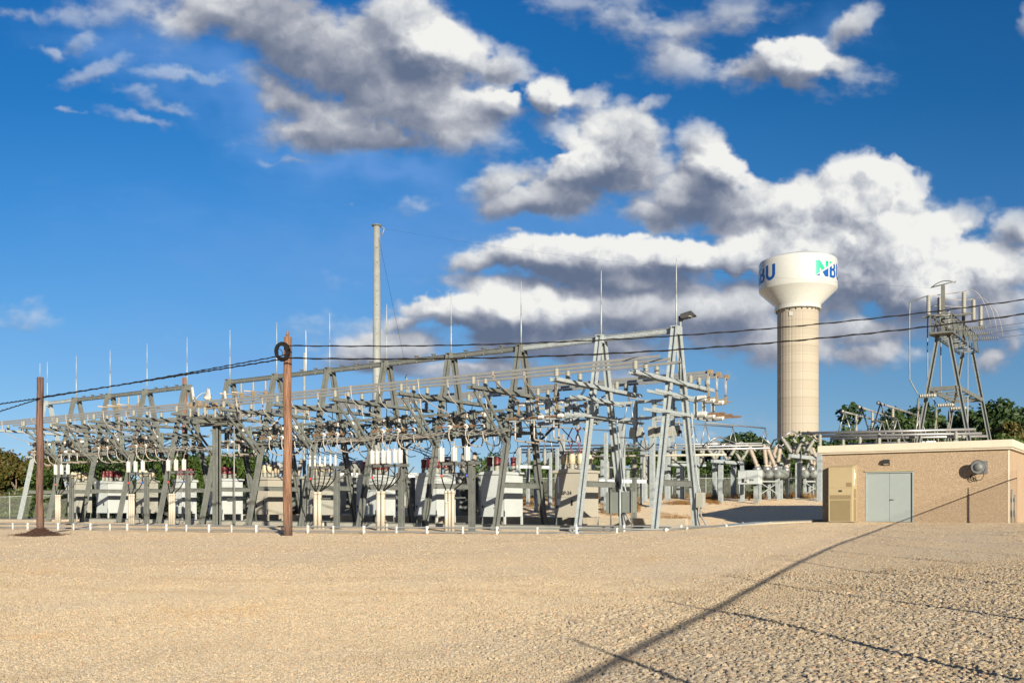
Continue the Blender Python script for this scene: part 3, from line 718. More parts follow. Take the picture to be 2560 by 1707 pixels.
for i in range(12):
    x1, x0 = FX[i], FX[i+1]; L = x1-x0
    if i in (0, 7): continue
    isb = i in BAYB; new = i == 1
    zu, zl = (5.85, 5.10) if new else (5.6, 4.68)
    us = [L*.25, L*.49, L*.73]
    mat = M['steel_new'] if new else M['steel']
    make_rack(x0+.16, x1-.16, YF, zu, zl, mat, f'{"clean bright" if new else "rusty brown"} double rail front rack, {bayname(i)}', [u-.16 for u in us])
    make_rack(x0+.16, x1-.16, YR, zu, zl, mat, f'{"clean bright" if new else "rusty brown"} double rail rear rack, {bayname(i)}', [u-.16 for u in us], True)
    cm = make_cross_members(x0, L, zu, zl, i) if i not in (1,) else None
    for k, u in enumerate(us):
        x = x0+u
        for side, s in (('front', -1), ('rear', 1)):
            y = YF+s*.08 if s < 0 else YR+.08
            lab = f'{["far","middle","near"][k]} {side} rack switch with white insulators, {bayname(i)}'
            if isb:
                yy_ = y
                if protoB is None: switch_b0 = protoB = switch_b((x+.02, yy_, 0), lab, GA)
                else: copy_tree(protoB, (x+.02, yy_, 0 if new else -.30), lab, GA)
            elif s < 0:
                if protoA is None: protoA = switch_a((x, y, 0), lab, GA)
                else: copy_tree(protoA, (x, y, 0), lab, GA)
            else:
                if protoAr is None: protoAr = switch_a((x, y, 0), lab, GA, s=1)
                else: copy_tree(protoAr, (x, y, 0), lab, GA)
        # droppers from the bus bars
        yb = (33.3, 34.2, 35.2)[k]; yr = (38.5, 39.4, 40.3)[k]
        for side, yb_, ye in (('front', yb, 35.45), ('rear', yr, 38.7)):
            o = Vector((x, yb_, 6.9)); b = MB(); dy = ye-yb_
            pts = [(0, -.02, .12), (.02, -.03, -.1), (.05, dy*.05, -.62), (.15, dy*.45, -1.05), (.22, dy*.85, -1.28), (.12, dy, -1.45)] if not isb else [(0, 0, .1), (-.1, dy*.1, -.25), (-.25, dy*.7, -.7), (-.3, dy, -.9)]
            b.tube(spline(pts, 5), .024, 6); b.box(-.045, .045, -.055, .02, -.05, .14)
            if isb:
                b.tube(spline([(p[0]+.07, p[1]+.02, p[2]) for p in pts], 5), .02, 6)
            ob = b.build('dropper_wire', M['jumper']); ob.location = o
            tag(ob, f'pale {side} dropper wire to the {["far","middle","near"][k]} switch, {bayname(i)}', 'wire', 'wires dropping from the bus bars')
        # loop under the rack
        b = MB()
        if isb:
            z0 = 5.0 if new else 4.7; b.tube([(-.42, 0, z0), (-.42, 0, 4.22), (-.42, .06, 4.14), (-.42, 2.0, 4.1), (-.42, 2.08, 4.2), (-.42, 2.1, z0)], .042, 8)
        else:
            b.tube(spline([(.0, 0, 4.86), (-.03, .0, 4.5), (.02, .12, 4.18), (.1, .45, 4.02), (.15, .95, 4.03), (.12, 1.15, 4.2), (.1, 1.2, 4.45)], 6), .032, 8)
        ob = b.build('jumper_loop', M['jumper']); ob.location = (x, YF-.30, 0)
        tag(ob, f'{"square" if isb else "round"} pale loop under the {["far","middle","near"][k]} switch, {bayname(i)}', 'conductor loop', 'conductor loops under the racks')
# rear rack of the first bay with three hanging control boxes
t = make_rack(FX[1]+.16, FX[0]-.16, 38.35, 5.85, 5.10, M['steel_new'], 'clean bright double rail rack of the first bay with nothing on its front side', [])
for k, x in enumerate((-20.15, -19.2, -18.3)):
    t = thing('voltage_sensor', f'{["farthest","middle","nearest"][k]} grey box hanging under the rack beside the end A-frame', 'sensor box', (x, 38.35, 0), 'grey boxes hanging in the first bay')
    MB().ibeam((0, 0, 5.92), (0, 0, 3.95), .16, .14, .014, up=(0, 1, 0)).build('strut', M['steel_new'], t)
    b = MB(); b.box(-.24, .06, -.16, -.09, 4.22, 4.70); b.box(.0, .22, .08, .30, 4.24, 4.72); b.build('box', M['cabinet_old'], t)
    b = MB(); b.lathe((.22, .2, 4.42), (1, 0, 0), [(.05, 0), (.08, .03), (.06, .12)], 8); b.build('bushing', M['black'], t)
    if k == 1: MB().tube(spline([(.0, .1, 4.0), (-.5, .2, 3.7), (-1.2, .3, 4.2), (-1.9, .2, 4.3), (-2.3, .1, 4.35)], 6), .022, 6).build('cable', M['cable'], t)
# switches on the end of the rear side
for k, y in enumerate((38.4, 39.3, 40.3)):
    t = thing('end_switch', f'{["nearest","middle","farthest"][k]} horizontal ribbed switch with brown blade past the end A-frame', 'disconnect switch', (-17.22, y, 0), 'switches at the building end')
    MB().channel((0, 0, 4.98), (0, 0, 5.95), .1, .16, .012, up=(1, 0, 0)).build('mounting_plate', M['steel_new'], t)
    for z in (5.82, 5.13): insulator(.145, .50, 7, (.06, 0, z), (1, 0, 0)).build('insulator', M['polymer'], t)
    b = MB(); b.box(.56, 1.3, -.035, .035, 5.08, 5.17); b.box(1.3, 1.38, -.03, .03, 5.10, 5.15); b.build('blade', M['rust'], t)
    b = MB(); b.box(.56, .66, -.05, .05, 5.7, 6.1); b.box(.5, .9, -.03, .03, 5.79, 5.84); b.box(.58, .78, -.06, .06, 6.85, 7.05); b.build('contact', M['brass'], t)
    b = MB()
    for d in (-.045, .045): b.tube([(.62, d*2, 6.9), (.61, d, 6.05)], .02, 6)
    b.build('dropper', M['jumper'], t)

# ------------------------------------------------------------------ cable risers in front of the row
def make_riser(px, n, m_, label):
    p = on_Y(px, 31.9, z=0); x = p.x; yc_ = 31.9; t = thing('cable_riser', label, 'cable riser', (x, yc_, 0), 'cable risers in front of the A-frames')
    px_ = .95; b = MB(); b.ibeam((px_, .35, -.02), (px_, .35, 2.88), .24, .2, .02, up=(0, 1, 0)); b.box(px_-.2, px_+.2, .15, .55, 0, .03); b.build('post', M['steel'], t)
    b = MB(); b.channel((-.75, .25, 2.98), (1.35, .25, 2.98), .1, .12, .014); b.channel((-.75, .47, 2.98), (1.35, .47, 2.98), .1, .12, .014)
    b.angle((px_+.1, .35, 2.3), (px_+.75, .35, 2.9), .06); b.angle((px_-.1, .35, 2.3), (px_-.75, .35, 2.9), .06)
    b.build('cross_arm', M['steel'], t)
    for z in (1.45, .35): MB().box(-.25, px_-.1, -.02, .04, z, z+.06).build('strap', M['steel'], t)
    if m_ == 6: tx = [(-.66, 0), (-.46, .14), (.04, 0), (.24, .14), (.76, 0), (.96, .14)]
    else: tx = [(-.60, .05), (.12, .05), (.84, .05)]
    for a, (u, dy) in enumerate(tx):
        yy_ = .12+dy
        b = MB(); w = .105 if m_ == 6 else .125
        if m_ == 3 or px > 900:
            b.box(u-w, u+w, yy_-.05, yy_+.05, 3.08, 3.68); b.lathe((u, yy_-.02, 3.06), (0, 0, 1), [(.05, 0), (.085, .05), (.085, .5), (.05, .62), (.03, .68)], 10)
        else:
            b.lathe((u, yy_, 3.04), (0, 0, 1), sheds(.045, .07, .55, 6, .03), 10)
        b.build('termination', M['polymer'], t)
        MB().tube(spline([(u, yy_, 3.68 if m_ == 3 or px > 900 else 3.55), (u+.01, yy_+.05, 4.0), (u-.06, yy_+.5, 4.45), (u+.1, yy_+1.9, 4.35), (u+.15, yy_+3.4, 4.75)], 5), .011, 6).build('lead', M['jumper'], t)
    cx_ = [(k-(n-1)/2)*(.27 if n == 2 else .185) for k in range(n)]
    for a, (u, dy) in enumerate(tx):
        yy_ = .12+dy; c = cx_[a*n//len(tx)]
        if len(tx) == 6: c = cx_[(0, 0, 0, 1, 1, 1)[a]]
        sag = (u-c)
        pts = [(u, yy_, 3.08), (u+.01, yy_, 2.75), (u-.02*np.sign(sag), yy_-.02, 2.45), (c+sag*.62, yy_*.6, 2.12), (c+sag*.18, .03, 1.88), (c, 0, 1.70)]
        cb = MB().tube(spline(pts, 5), .029, 8).build('cable', M['cable'], t)
        tp = Vector(pts[2]) if a % 2 == 0 else None
        if tp is not None and (a == 0 or (m_ == 3 and a == 2)):
            MB().lathe(tp+Vector((0, 0, -.06)), (0, 0, 1), [(.045, 0), (.045, .10)], 8).build('tape', M['redbright'] if a == 0 else M['blue'], cb)
    for k, u in enumerate(cx_):
        r = .108 if n == 2 else .080
        b = MB(); b.tube([(u, 0, -.05), (u, 0, 1.78)], r, 14); b.tube([(u, 0, 1.68), (u, 0, 1.80)], r+.012, 14); c = b.build('conduit', M['pvc'], t)
    if px == 1124:
        b = MB(); b.tube([(-.05, -.16, -.05), (-.05, -.16, 1.28)], .07, 14); b.tube([(-.05, -.16, 1.24), (-.05, -.16, 1.31)], .078, 14); b.build('conduit', M['pvc'], t)
    if px in (794, 952): MB().tube([(.33, .05, -.05), (.33, .05, .32)], .055, 10).build('conduit', M['pvc'], t)
for px, n, m_, lab in ((145, 3, 3, 'three conduit cable riser just right of the mulched wooden pole'), (329, 3, 3, 'three conduit cable riser second from the mulched wooden pole'),
        (430, 3, 3, 'three conduit cable riser nearest the single steel switch post'), (794, 2, 6, 'two conduit cable riser with slim ribbed terminations right of the coil pole'),
        (952, 2, 6, 'two conduit cable riser with six chunky white arresters in the middle of the row'), (1124, 3, 3, 'three conduit cable riser with a short fourth pipe, nearest the numbered cabinets')):
    make_riser(px, n, m_, lab)

# ------------------------------------------------------------------ breaker cabinets, one per bay
def text(s, size, mat, parent, loc, rot=(R(90), 0, 0), name='lettering', bold=0.0, sx_=1.0):
    c = bpy.data.curves.new(name, 'FONT'); c.body = s; c.size = size; c.align_x = 'CENTER'; c.align_y = 'CENTER'; c.extrude = .002; c.offset = bold; c.materials.append(mat)
    o = bpy.data.objects.new(name, c); COL.objects.link(o); o.location = loc; o.rotation_euler = rot; o.scale = (sx_, 1, 1)
    bpy.context.view_layer.update(); me = bpy.data.meshes.new_from_object(o); me.name = name; bpy.data.objects.remove(o); bpy.data.curves.remove(c)
    o = bpy.data.objects.new(name, me); COL.objects.link(o); o.location = loc; o.rotation_euler = rot; o.scale = (sx_, 1, 1)
    if parent is not None: o.parent = parent
    return o
def make_cabinet(loc, label, body, guard, writing=None, window='round', w=1.5, d=1.6, guards=6, lead='cable'):
    t = thing('breaker_cabinet', label, 'switchgear cabinet', loc, 'breaker cabinets standing between the A-frame legs')
    z0, z1 = .58, 2.78; b = MB(); b.box(-w/2, w/2, -d/2, d/2, z0, z1)
    b.build('body', body, t, bevel=.012)
    b = MB(); y = -d/2-.004; e = .008
    b.box(-w/2+.06, w/2-.06, y-.004, y, 1.52, 1.535); b.box(-w/2+.06, -w/2+.072, y-.004, y, z0+.06, z1-.12); b.box(w/2-.072, w/2-.06, y-.004, y, z0+.06, z1-.12); b.box(-w/2+.06, w/2-.06, y-.004, y, z1-.14, z1-.13)
    b.build('door_seam', M['cabinet_dark'], t)
    b = MB(); v = [(-w/2-.07, z1-.1), (w/2+.07, z1-.1), (w/2+.07, z1+.02), (0, z1+.10), (-w/2-.07, z1+.02)]
    o0 = [(x_, -d/2-.08, z_) for x_, z_ in v]; o1 = [(x_, d/2+.08, z_) for x_, z_ in v]
    b._add(o0+o1, [(4,3,2,1,0)[::-1], (5,6,7,8,9)[::-1]]+[(k, (k+1) % 5, (k+1) % 5+5, k+5)[::-1] for k in range(5)]); b.build('roof', body, t)
    for sx_ in (-1, 1):
        for sy_ in (-1, 1):
            b = MB(); X_, Y_ = sx_*(w/2-.04), sy_*(d/2-.04); b.box(X_-.05, X_+.05, Y_-.04, Y_+.04, -.02, z0+.3 if sx_ > 0 and sy_ < 0 else z0); b.build('leg', body if sx_ > 0 else M['steel'], t)
    b = MB(); b.lathe((.05, -.2, .0), (0, 0, 1), [(.09, 0), (.09, z0)], 8); b.build('cable_duct', M['steel_dark'], t)
    b = MB(); wx_ = w*.14
    if window == 'round':
        b.box(wx_-.05, wx_+.05, y-.012, y, 1.18, 1.36); b.lathe((wx_, y, 1.36), (0, -1, 0), [(.05, 0), (.05, .012)], 14); b.lathe((wx_, y, 1.18), (0, -1, 0), [(.05, 0), (.05, .012)], 14)
    else: b.box(wx_-.10, wx_+.06, y-.012, y, 1.12, 1.30)
    b.build('window', M['black'], t)
    b = MB(); b.box(-w/2+.12, -w/2+.15, y-.05, y, 1.0, 1.14); b.box(-w/2+.13, -w/2+.2, y-.05, y-.03, 1.1, 1.14); b.build('handle', M['black'], t)
    if writing: text(writing[0], writing[1], M['black'], t, (writing[2], y-.006, writing[3]), bold=.008)
    if writing and writing[0].startswith('SP'):
        MB().box(-w/2+.16, -w/2+.32, y-.008, y, 1.18, 1.45).build('notice', M['paper'], t)
        MB().box(-w/2+.18, -w/2+.26, y-.008, y, 1.75, 2.5).build('sticker', M['white'], t)
    for j in range(2):
        for k in range(3):
            u, v_ = (k-1)*.46*w/1.5, (-.42*d/1.6, .36*d/1.6)[j]
            q = MB().lathe((u, v_, z1+.05), (0, 0, 1), sheds(.10, .15, .34, 4, .02), 12).build('bushing', M['porcelain'], t)
            zz = z1+.32; b = MB()
            if guard is M['red']: b.lathe((u, v_, zz), (0, 0, 1), [(.12, 0), (.125, .02), (.15, .03), (.15, .1), (.135, .14), (.135, .3), (.15, .34), (.155, .44), (.11, .47)], 14)
            else: b.lathe((u, v_, zz), (0, 0, 1), [(.14, 0), (.165, .02), (.165, .36), (.13, .46), (.06, .50)], 14)
            b.build('guard', guard, q)
            if guard is M['cream']: MB().tube(spline([(u, v_, zz+.5), (u-.06, v_-.02, zz+.85), (u-.25*(1-j), v_, zz+1.2), (u-.1-.3*(k == 0), v_+.2-.5*j, zz+1.75)], 5), .026, 6).build('lead', M[lead], q)
            else: MB().tube(spline([(u, v_, zz+.46), (u+.06, v_, zz+.65), (u+.2, v_+.12, zz+1.0), (u+.1, v_+.1, zz+1.5)], 5), .015, 6).build('lead', M['cable'], q)
    return t
M['redcable'] = pmat('dark_red_cable', (.18,.012,.012), .45, 0, .2, 5)
cabs = [(1438,'tan','cream','tan breaker cabinet marked SP-24 with stained cream bushings'),
        (1253,'light','red','pale grey breaker cabinet with dark red bushings and 912 on its door'),
        (1090,'light','red','pale grey breaker cabinet behind the riser with the short fourth pipe'),
        (932,'light','red','pale grey breaker cabinet behind the riser with six chunky arresters'),
        (800,'old','cream','chalky grey breaker cabinet just right of the coil pole'),
        (709,'tan','cream','warm grey breaker cabinet half hidden by the coil pole'),
        (567,'light','red','pale grey breaker cabinet behind the single steel switch post'),
        (480,'light','red','pale grey breaker cabinet behind the riser nearest the switch post'),
        (382,'old','cream','dull grey breaker cabinet between two pale ones with red bushings'),
        (280,'light','red','pale grey breaker cabinet with dark red bushings farthest from the building'),
        (207,'old','cream','dull grey breaker cabinet with cream bushings at the far end')]
mats = {'tan': 'cabinet_tan', 'light': 'cabinet', 'old': 'cabinet_old'}
for k, (px, bm, gm, lab) in enumerate(cabs):
    x = (FX[k+1]+FX[k+2])/2 if k < 10 else (FX[11]+FX[12])/2
    x = {0: -23.35, 1: -27.75, 2: -32.1, 3: -36.4, 4: -40.8, 5: -45.3, 6: -49.5, 7: -53.7, 8: -57.9, 9: -62.1, 10: -66.3}[k]
    make_cabinet((x, 38.45, 0), lab, M[mats[bm]], M[gm], ('SP-24', .24, -.08, 1.72) if k == 0 else ('912', .17, .18, .98) if k == 1 else None, 'round' if k in (0, 3, 5) else 'square', w={5: 1.2, 7: 1.05, 8: 1.0, 10: 1.2}.get(k, 1.5), d={5: 1.2, 7: 1.1, 8: 1.05, 10: 1.2}.get(k, 1.55), lead='redcable' if k == 0 else 'cable')

# ------------------------------------------------------------------ single steel post with three switches, in the gap of the row
t = thing('switch_post', 'single square steel post carrying a flat arm with three upright switches', 'switch post', (-44.4, 33.9, 0))
b = MB(); b.ibeam((0, 0, -.02), (0, 0, 5.72), .34, .34, .03, up=(1, 0, 0)); b.box(-.17, .17, -.04, .04, 0, 5.7); b.box(-.28, .28, -.28, .28, -.02, .03); b.build('post', M['steel'], t)
b = MB(); b.ibeam((.25, -1.5, 5.85), (.25, 1.6, 5.85), .16, .24, .02); b.ibeam((-1.1, -.3, 5.72), (1.3, -.3, 5.72), .2, .22, .02); b.build('cross_arm', M['steel_dark'], t)
b = MB()
for y in (-1.2, -.35, .5, 1.3): b.angle((-1.1, y, 6.03), (1.0, y, 6.03), .08)
b.build('rail', M['steel_dark'], t)
for k, y in enumerate((-1.2, -.1, 1.0)):
    for u in (-.75, .0, .55):
        insulator(.085, .52, 5, (u, y, 6.06)).build('insulator', M['porcelain'], t)
    b = MB(); b.box(-.85, .65, y-.05, y+.05, 6.6, 6.68); b.box(-.82, -.68, y-.08, y+.08, 6.66, 6.86); b.box(-.08, .1, y-.1, y+.1, 6.66, 6.95); b.bar((.0, y, 6.7), (-.45, y, 7.2), .06, .07); b.box(.5, .62, y-.06, y+.06, 6.66, 6.8)
    b.build('blade', M['brass'], t)
    MB().bar((-.45, y, 7.05), (-.6, y, 7.75), .09, .09).build('arcing_horn', M['polymer'], t)
t = thing('operating_pipe', 'thin vertical operating pipe with a handle box next to the switch post', 'pipe', (-43.0, 34.0, 0))
MB().tube([(0, 0, .15), (0, 0, 5.6)], .035, 8).build('pipe', M['alu'], t)
b = MB(); b.box(-.45, -.05, -.12, .12, 1.35, 1.55); b.box(-.06, .06, -.06, .06, .1, 1.6); b.build('handle_box', M['steel'], t)

# ------------------------------------------------------------------ two power transformers behind
def make_transformer(loc, label, w=4.2):
    t = thing('power_transformer', label, 'transformer', loc, 'power transformers behind the cabinets')
    b = MB(); b.box(-w/2-.5, w/2+.5, -1.8, 1.8, -.05, .42); b.build('plinth', M['concrete'], t)
    b = MB(); b.box(-w/2+.9, w/2-.3, -1.1, 1.1, .5, 3.0); b.box(-w/2+.8, w/2-.2, -1.2, 1.2, 2.95, 3.12); b.box(-w/2+1.0, w/2-.4, -1.16, 1.16, 1.6, 1.72); b.build('tank', M['transformer'], t, bevel=.02)
    b = MB(); b.lathe((-w/2+.6, -.5, 3.75), (1, 0, 0), [(.05, 0), (.38, .04), (.40, .1), (.40, 2.2), (.38, 2.26), (.05, 2.3)], 18); b.box(-w/2+.9, -w/2+1.0, -.6, -.4, 3.1, 3.5); b.box(-w/2+2.5, -w/2+2.6, -.6, -.4, 3.1, 3.5); b.build('conservator', M['transformer'], t)
    for sgn in (-1, 1):
        b = MB(); x0 = w/2-.15 if sgn > 0 else -w/2-.35
        for k in range(16): b.box(x0+k*.075, x0+k*.075+.02, -1.0, 1.0, .75, 2.9)
        b.box(x0-.02, x0+1.15, -.08, .08, .9, 1.0); b.box(x0-.02, x0+1.15, -.08, .08, 2.65, 2.75)
        b.build('radiator', M['cabinet_dark'] if sgn > 0 else M['transformer'], t)
    for k in range(3):
        q = MB().lathe((-w/2+2.0+k*.75, .5, 3.1), (-.1+.1*k, .18, 1), sheds(.12, .19, 1.35, 12, .08), 14).build('high_voltage_bushing', M['porc_tan'], t)
        q2 = MB().lathe((-w/2+1.6+k*.5, -.85, 3.1), (0, -.05, 1), sheds(.08, .13, .5, 5, .03), 12).build('low_voltage_bushing', M['porcelain'], t)
        MB().tube(spline([(-w/2+1.6+k*.5, -.88, 3.6), (-w/2+1.5+k*.5, -1.2, 4.1), (-w/2+1.8+k*.5, -2.2, 4.3), (-w/2+1.6+k*.5, -3.6, 4.6)], 6), .03, 6).build('lead', M['cable'], q2)
    b = MB(); b.box(-w/2+1.1, -w/2+2.0, -1.5, -1.2, 1.0, 2.2); b.box(w/2-1.5, w/2-.9, -1.42, -1.2, 1.3, 2.3); b.build('control_box', M['cabinet_old'], t)
    b = MB(); b.tube([(-w/2+2.3, -1.3, .5), (-w/2+2.3, -1.3, 2.9), (-w/2+2.3, -.9, 3.2)], .05, 8); b.tube([(w/2-.7, -1.3, .6), (w/2-.7, -1.3, 2.4), (w/2+.3, -1.3, 2.4)], .05, 8); b.build('pipe', M['transformer'], t)
    b = MB(); b.lathe((-w/2+2.9, -1.22, 2.75), (0, -1, 0), [(.09, 0), (.09, .06), (.06, .08)], 14); b.build('gauge', M['redbright'], t)
    return t
make_transformer((-52.2, 45.2, 0), 'grey power transformer seen left of the coil pole')
make_transformer((-37.0, 45.6, 0), 'grey power transformer with ribbed radiators behind the numbered cabinets')
make_transformer((-45.0, 46.0, 0), 'grey power transformer mostly hidden by the coil pole cabinets', 3.6)

# ------------------------------------------------------------------ concrete pads, trench and the low conduit rail
def pad(x0, x1, y0, y1, h, label, m='concrete'):
    b = MB(); b.box(x0, x1, y0, y1, -.1, h); o = b.build('concrete_pad', M[m], None, ((x0+x1)/2, (y0+y1)/2, 0)); tag(o, label, 'concrete pad'); return o
pad(-31, -19.5, 42.3, 42.6, .5, 'low concrete containment wall behind the two nearest cabinets')
pad(-56, -31.2, 42.3, 42.6, .5, 'long low concrete containment wall behind the middle cabinets')
pad(-71, -64.5, 34.0, 40.5, .12, 'concrete slab under the far end A-frame')
t = thing('cable_trench', 'long grey steel covered cable trench along the feet of the A-frames', 'cable trench', (-40, 36.6, 0))
for k in range(16):
    x0 = -62.5+k*2.8
    b = MB(); b.box(x0+.01, x0+2.78, -.42, .42, .20, .235); b.build('cover', M['steel'], t); [None]
t.location = (0, 36.6, 0)
b = MB(); b.box(-62.5, -17.7, -.40, -.33, -.1, .20); b.box(-62.5, -17.7, .33, .40, -.1, .20); b.build('trench_wall', M['cabinet_old'], t)
# trench branch to the control building
tp = [on_ground(1700, 1321, .1), on_ground(1812, 1318, .15), on_ground(1930, 1298, .42), on_ground(2060, 1291, .5)]
tp = [Vector((-17.9, 36.9, .12)), Vector((-16.6, 38.2, .2)), Vector((-15.2, 41.5, .40)), Vector((-12.95, 43.6, .50))]
t = thing('trench_branch', 'low trench with pale covers running from the rack to the building', 'cable trench', (0, 0, 0))
for k in range(3):
    a, c = tp[k], tp[k+1]
    n_ = max(1, int((c-a).length/.9))
    for j in range(n_):
        p0, p1 = a.lerp(c, j/n_), a.lerp(c, (j+1)/n_-.02/n_); MB().bar(p0, p1, .95, .03).build('cover', M['steel_new'] if k < 2 else M['steel_dark'], t)
    b = MB(); b.bar(a-Vector((0, 0, .2)), c-Vector((0, 0, .2)), .88, .36); b.build('trench_wall', M['concrete'], t)
# rail of two grey pipes in white clamps
RX = [-14,32,69,105,145,184,226,275,318,369,416,466,522,579,640,705,769,833,909,991,1067,1157,1242,1343,1441,1542,1665]
def rail_base(px):
    tb = np.interp(px, [0, 240, 640, 1000, 1240, 1440, 1665], [1322.5, 1325, 1331, 1334.5, 1336, 1338, 1341.5])
    return on_ground(px, tb)
rp = [rail_base(px) for px in RX]+[on_ground(1716, 1337), on_ground(1769, 1332), on_ground(1812, 1327), on_ground(1857, 1322)]
t = thing('conduit_rail', 'low rail of two grey plastic pipes held in white clamps along the yard edge', 'pipe rail', (0, 0, 0))
for z, rr, mm in ((.27, .034, 'pvc_grey'), (.09, .034, 'pvc_grey')):
    MB().tube([p+Vector((0, 0, z)) for p in rp], rr, 8).build('pipe', M[mm], t)
for k, p in enumerate(rp):
    big = k % 2 == 0
    b = MB(); r = .046 if big else .034
    b.tube([p+Vector((0, 0, -.05)), p+Vector((0, 0, .31 if big else .295))], r, 10)
    for z in (.27, .09): b.lathe(p+Vector((-.09 if big else -.06, 0, z)), (1, 0, 0), [(.045, 0), (.045, .18 if big else .12)], 10)
    if big: b.lathe(p+Vector((0, 0, .31)), (0, 0, 1), [(.055, 0), (.055, .02)], 10)
    b.build('clamp', M['pvc_white'], t)
# second rail line behind, near the end frame
rq = [on_ground(1470, 1330), on_ground(1560, 1330), on_ground(1600, 1326), on_ground(1665, 1322), on_ground(1740, 1324), on_ground(1800, 1326)]
t = thing('inner_pipe_rail', 'shorter pipe rail crossing between the feet of the end A-frame', 'pipe rail', (0, 0, 0))
rq = [Vector((-20.6, 33.9, 0)), Vector((-18.6, 34.4, 0)), Vector((-16.6, 35.6, 0)), Vector((-15.3, 37.2, 0))]
for z in (.3, .1): MB().tube([p+Vector((0, 0, z)) for p in rq], .026, 8).build('pipe', M['pvc_grey'], t)
for p in rq: MB().tube([p+Vector((0, 0, -.05)), p+Vector((0, 0, .36))], .05, 10).build('clamp', M['pvc_white'], t)

# ------------------------------------------------------------------ boxes near the end frames
t = thing('control_cabinet', 'green grey double control cabinet on thin posts between the two bright A-frames', 'control box', (-19.6, 35.9, 0))
b = MB(); b.box(-.62, .12, -.15, .15, .80, 1.72); b.box(.16, .72, -.14, .16, .84, 1.74); b.build('box', M['cabinet_dark'], t, bevel=.01)
for u in (-.35, .1, .66): MB().tube([(u, -.2, -.05), (u, -.2, 1.85)], .035, 8).build('post', M['steel_new'] if u == .1 else M['steel_dark'], t)
for k, (i, nm) in enumerate(((0, 'end'), (1, 'second'))):
    t = thing('junction_box', f'small pale junction box strapped to the rear leg of the {nm} bright A-frame', 'junction box', (FX[i]+.36, YC+1.72, 0), 'junction boxes on the rear legs')
    MB().box(-.17, .17, -.14, .14, 1.05, 1.72).build('box', M['cabinet_tan'] if i else M['cabinet_old'], t, bevel=.01)
    MB().tube(spline([(0, 0, 1.1), (.02, 0, .7), (.15, .1, .4), (.32, .2, -.05)], 5), .045, 8).build('conduit', M['pvc_grey'], t)
    MB().tube(spline([(0, 0, 1.7), (-.1, -.1, 2.3), (-.12, -.3, 3.2), (-.1, -.75, 5.2)], 5), .03, 8).build('cable', M['steel_new'], t)
# ------------------------------------------------------------------ wooden poles, overhead wires
def wood_mat(name, c1, c2, c3):
    m = bpy.data.materials.new(name); m.use_nodes = True; nt = NT(m.node_tree); b = nt.n['Principled BSDF']
    tcn = nt.node('ShaderNodeTexCoord'); v = tcn.outputs['Object']
    s1 = nt.noise(nt.vmath('MULTIPLY', v, (14, 14, .55)), 1.6, 6, .65, .4); s2 = nt.noise(nt.vmath('MULTIPLY', v, (40, 40, 1.2)), 1.5, 4, .6)
    big = nt.noise(v, 1.1, 3, .6)
    c = nt.ramp(nt.math('ADD', nt.math('MULTIPLY', s1, .7), nt.math('MULTIPLY', s2, .3)), [(.41, c3), (.5, c1), (.60, c2)])
    z = nt.node('ShaderNodeSeparateXYZ'); nt.put(z.inputs[0], v)
    foot = nt.rng(nt.math('ADD', z.outputs[2], nt.math('MULTIPLY', s1, .9)), .35, 1.5, .86, 0)
    c = nt.mix(foot, c, (.03,.022,.018)); c = nt.mix(nt.rng(big, .55, .75, 0, .35), c, c2)
    nt.put(b.inputs['Base Color'], c); b.inputs['Roughness'].default_value = .85
    bn = nt.node('ShaderNodeBump'); bn.inputs['Strength'].default_value = .6; bn.inputs['Distance'].default_value = .01; nt.put(bn.inputs['Height'], s2); nt.l.new(bn.outputs[0], b.inputs['Normal'])
    return m
M['wood'] = wood_mat('treated_pine', (.120,.056,.030), (.175,.10,.058), (.028,.012,.008))
M['wood_dark'] = wood_mat('old_treated_pine', (.070,.034,.024), (.11,.06,.038), (.018,.010,.008))
p2 = on_ground(719, 1339); p1 = on_ground(100, 1336)
def pole(p, h, r0, r1, mat, label):
    t = thing('wooden_pole', label, 'pole', p, 'wooden poles carrying the black wires')
    n = 14; pts = [(.012*math.sin(k*1.1), .01*math.cos(k*.9), -.1+(h+.1)*k/n) for k in range(n+1)]
    MB().tube(pts, [r0+(r1-r0)*k/n for k in range(n+1)], 20).build('shaft', mat, t); return t
h2 = at_depth(719, 838, 35.3).z; h1 = at_depth(115, 944, 37.2).z
t2 = pole(p2, h2, .172, .150, M['wood'], 'tall orange brown wooden pole with a coil of black cable near its top')
t1 = pole(p1, h1, .142, .125, M['wood_dark'], 'dark brown wooden pole rising from a mound of mulch')
MB().tube([(.0, 0, h1-.05), (0, 0, h1+.55)], .012, 6).build('lightning_rod', M['steel_new'], t1)
b = MB(); b.box(-.05, .05, -.05, .05, h2-.01, h2+.06); b.lathe((0, 0, h2+.06), (0, 0, 1), [(.03, 0), (.07, .04), (.05, .1), (.035, .16), (.02, .22)], 8); b.build('top_pin', M['rust'], t2)
t3 = thing('back_pole', 'slender brown wooden pole standing behind the row of A-frames', 'pole', at_depth(462, 1260, 66).xy.to_3d())
MB().tube([(0, 0, -.1), (0, 0, at_depth(462, 944, 66).z)], [.22, .17], 12).build('shaft', M['wood'], t3)
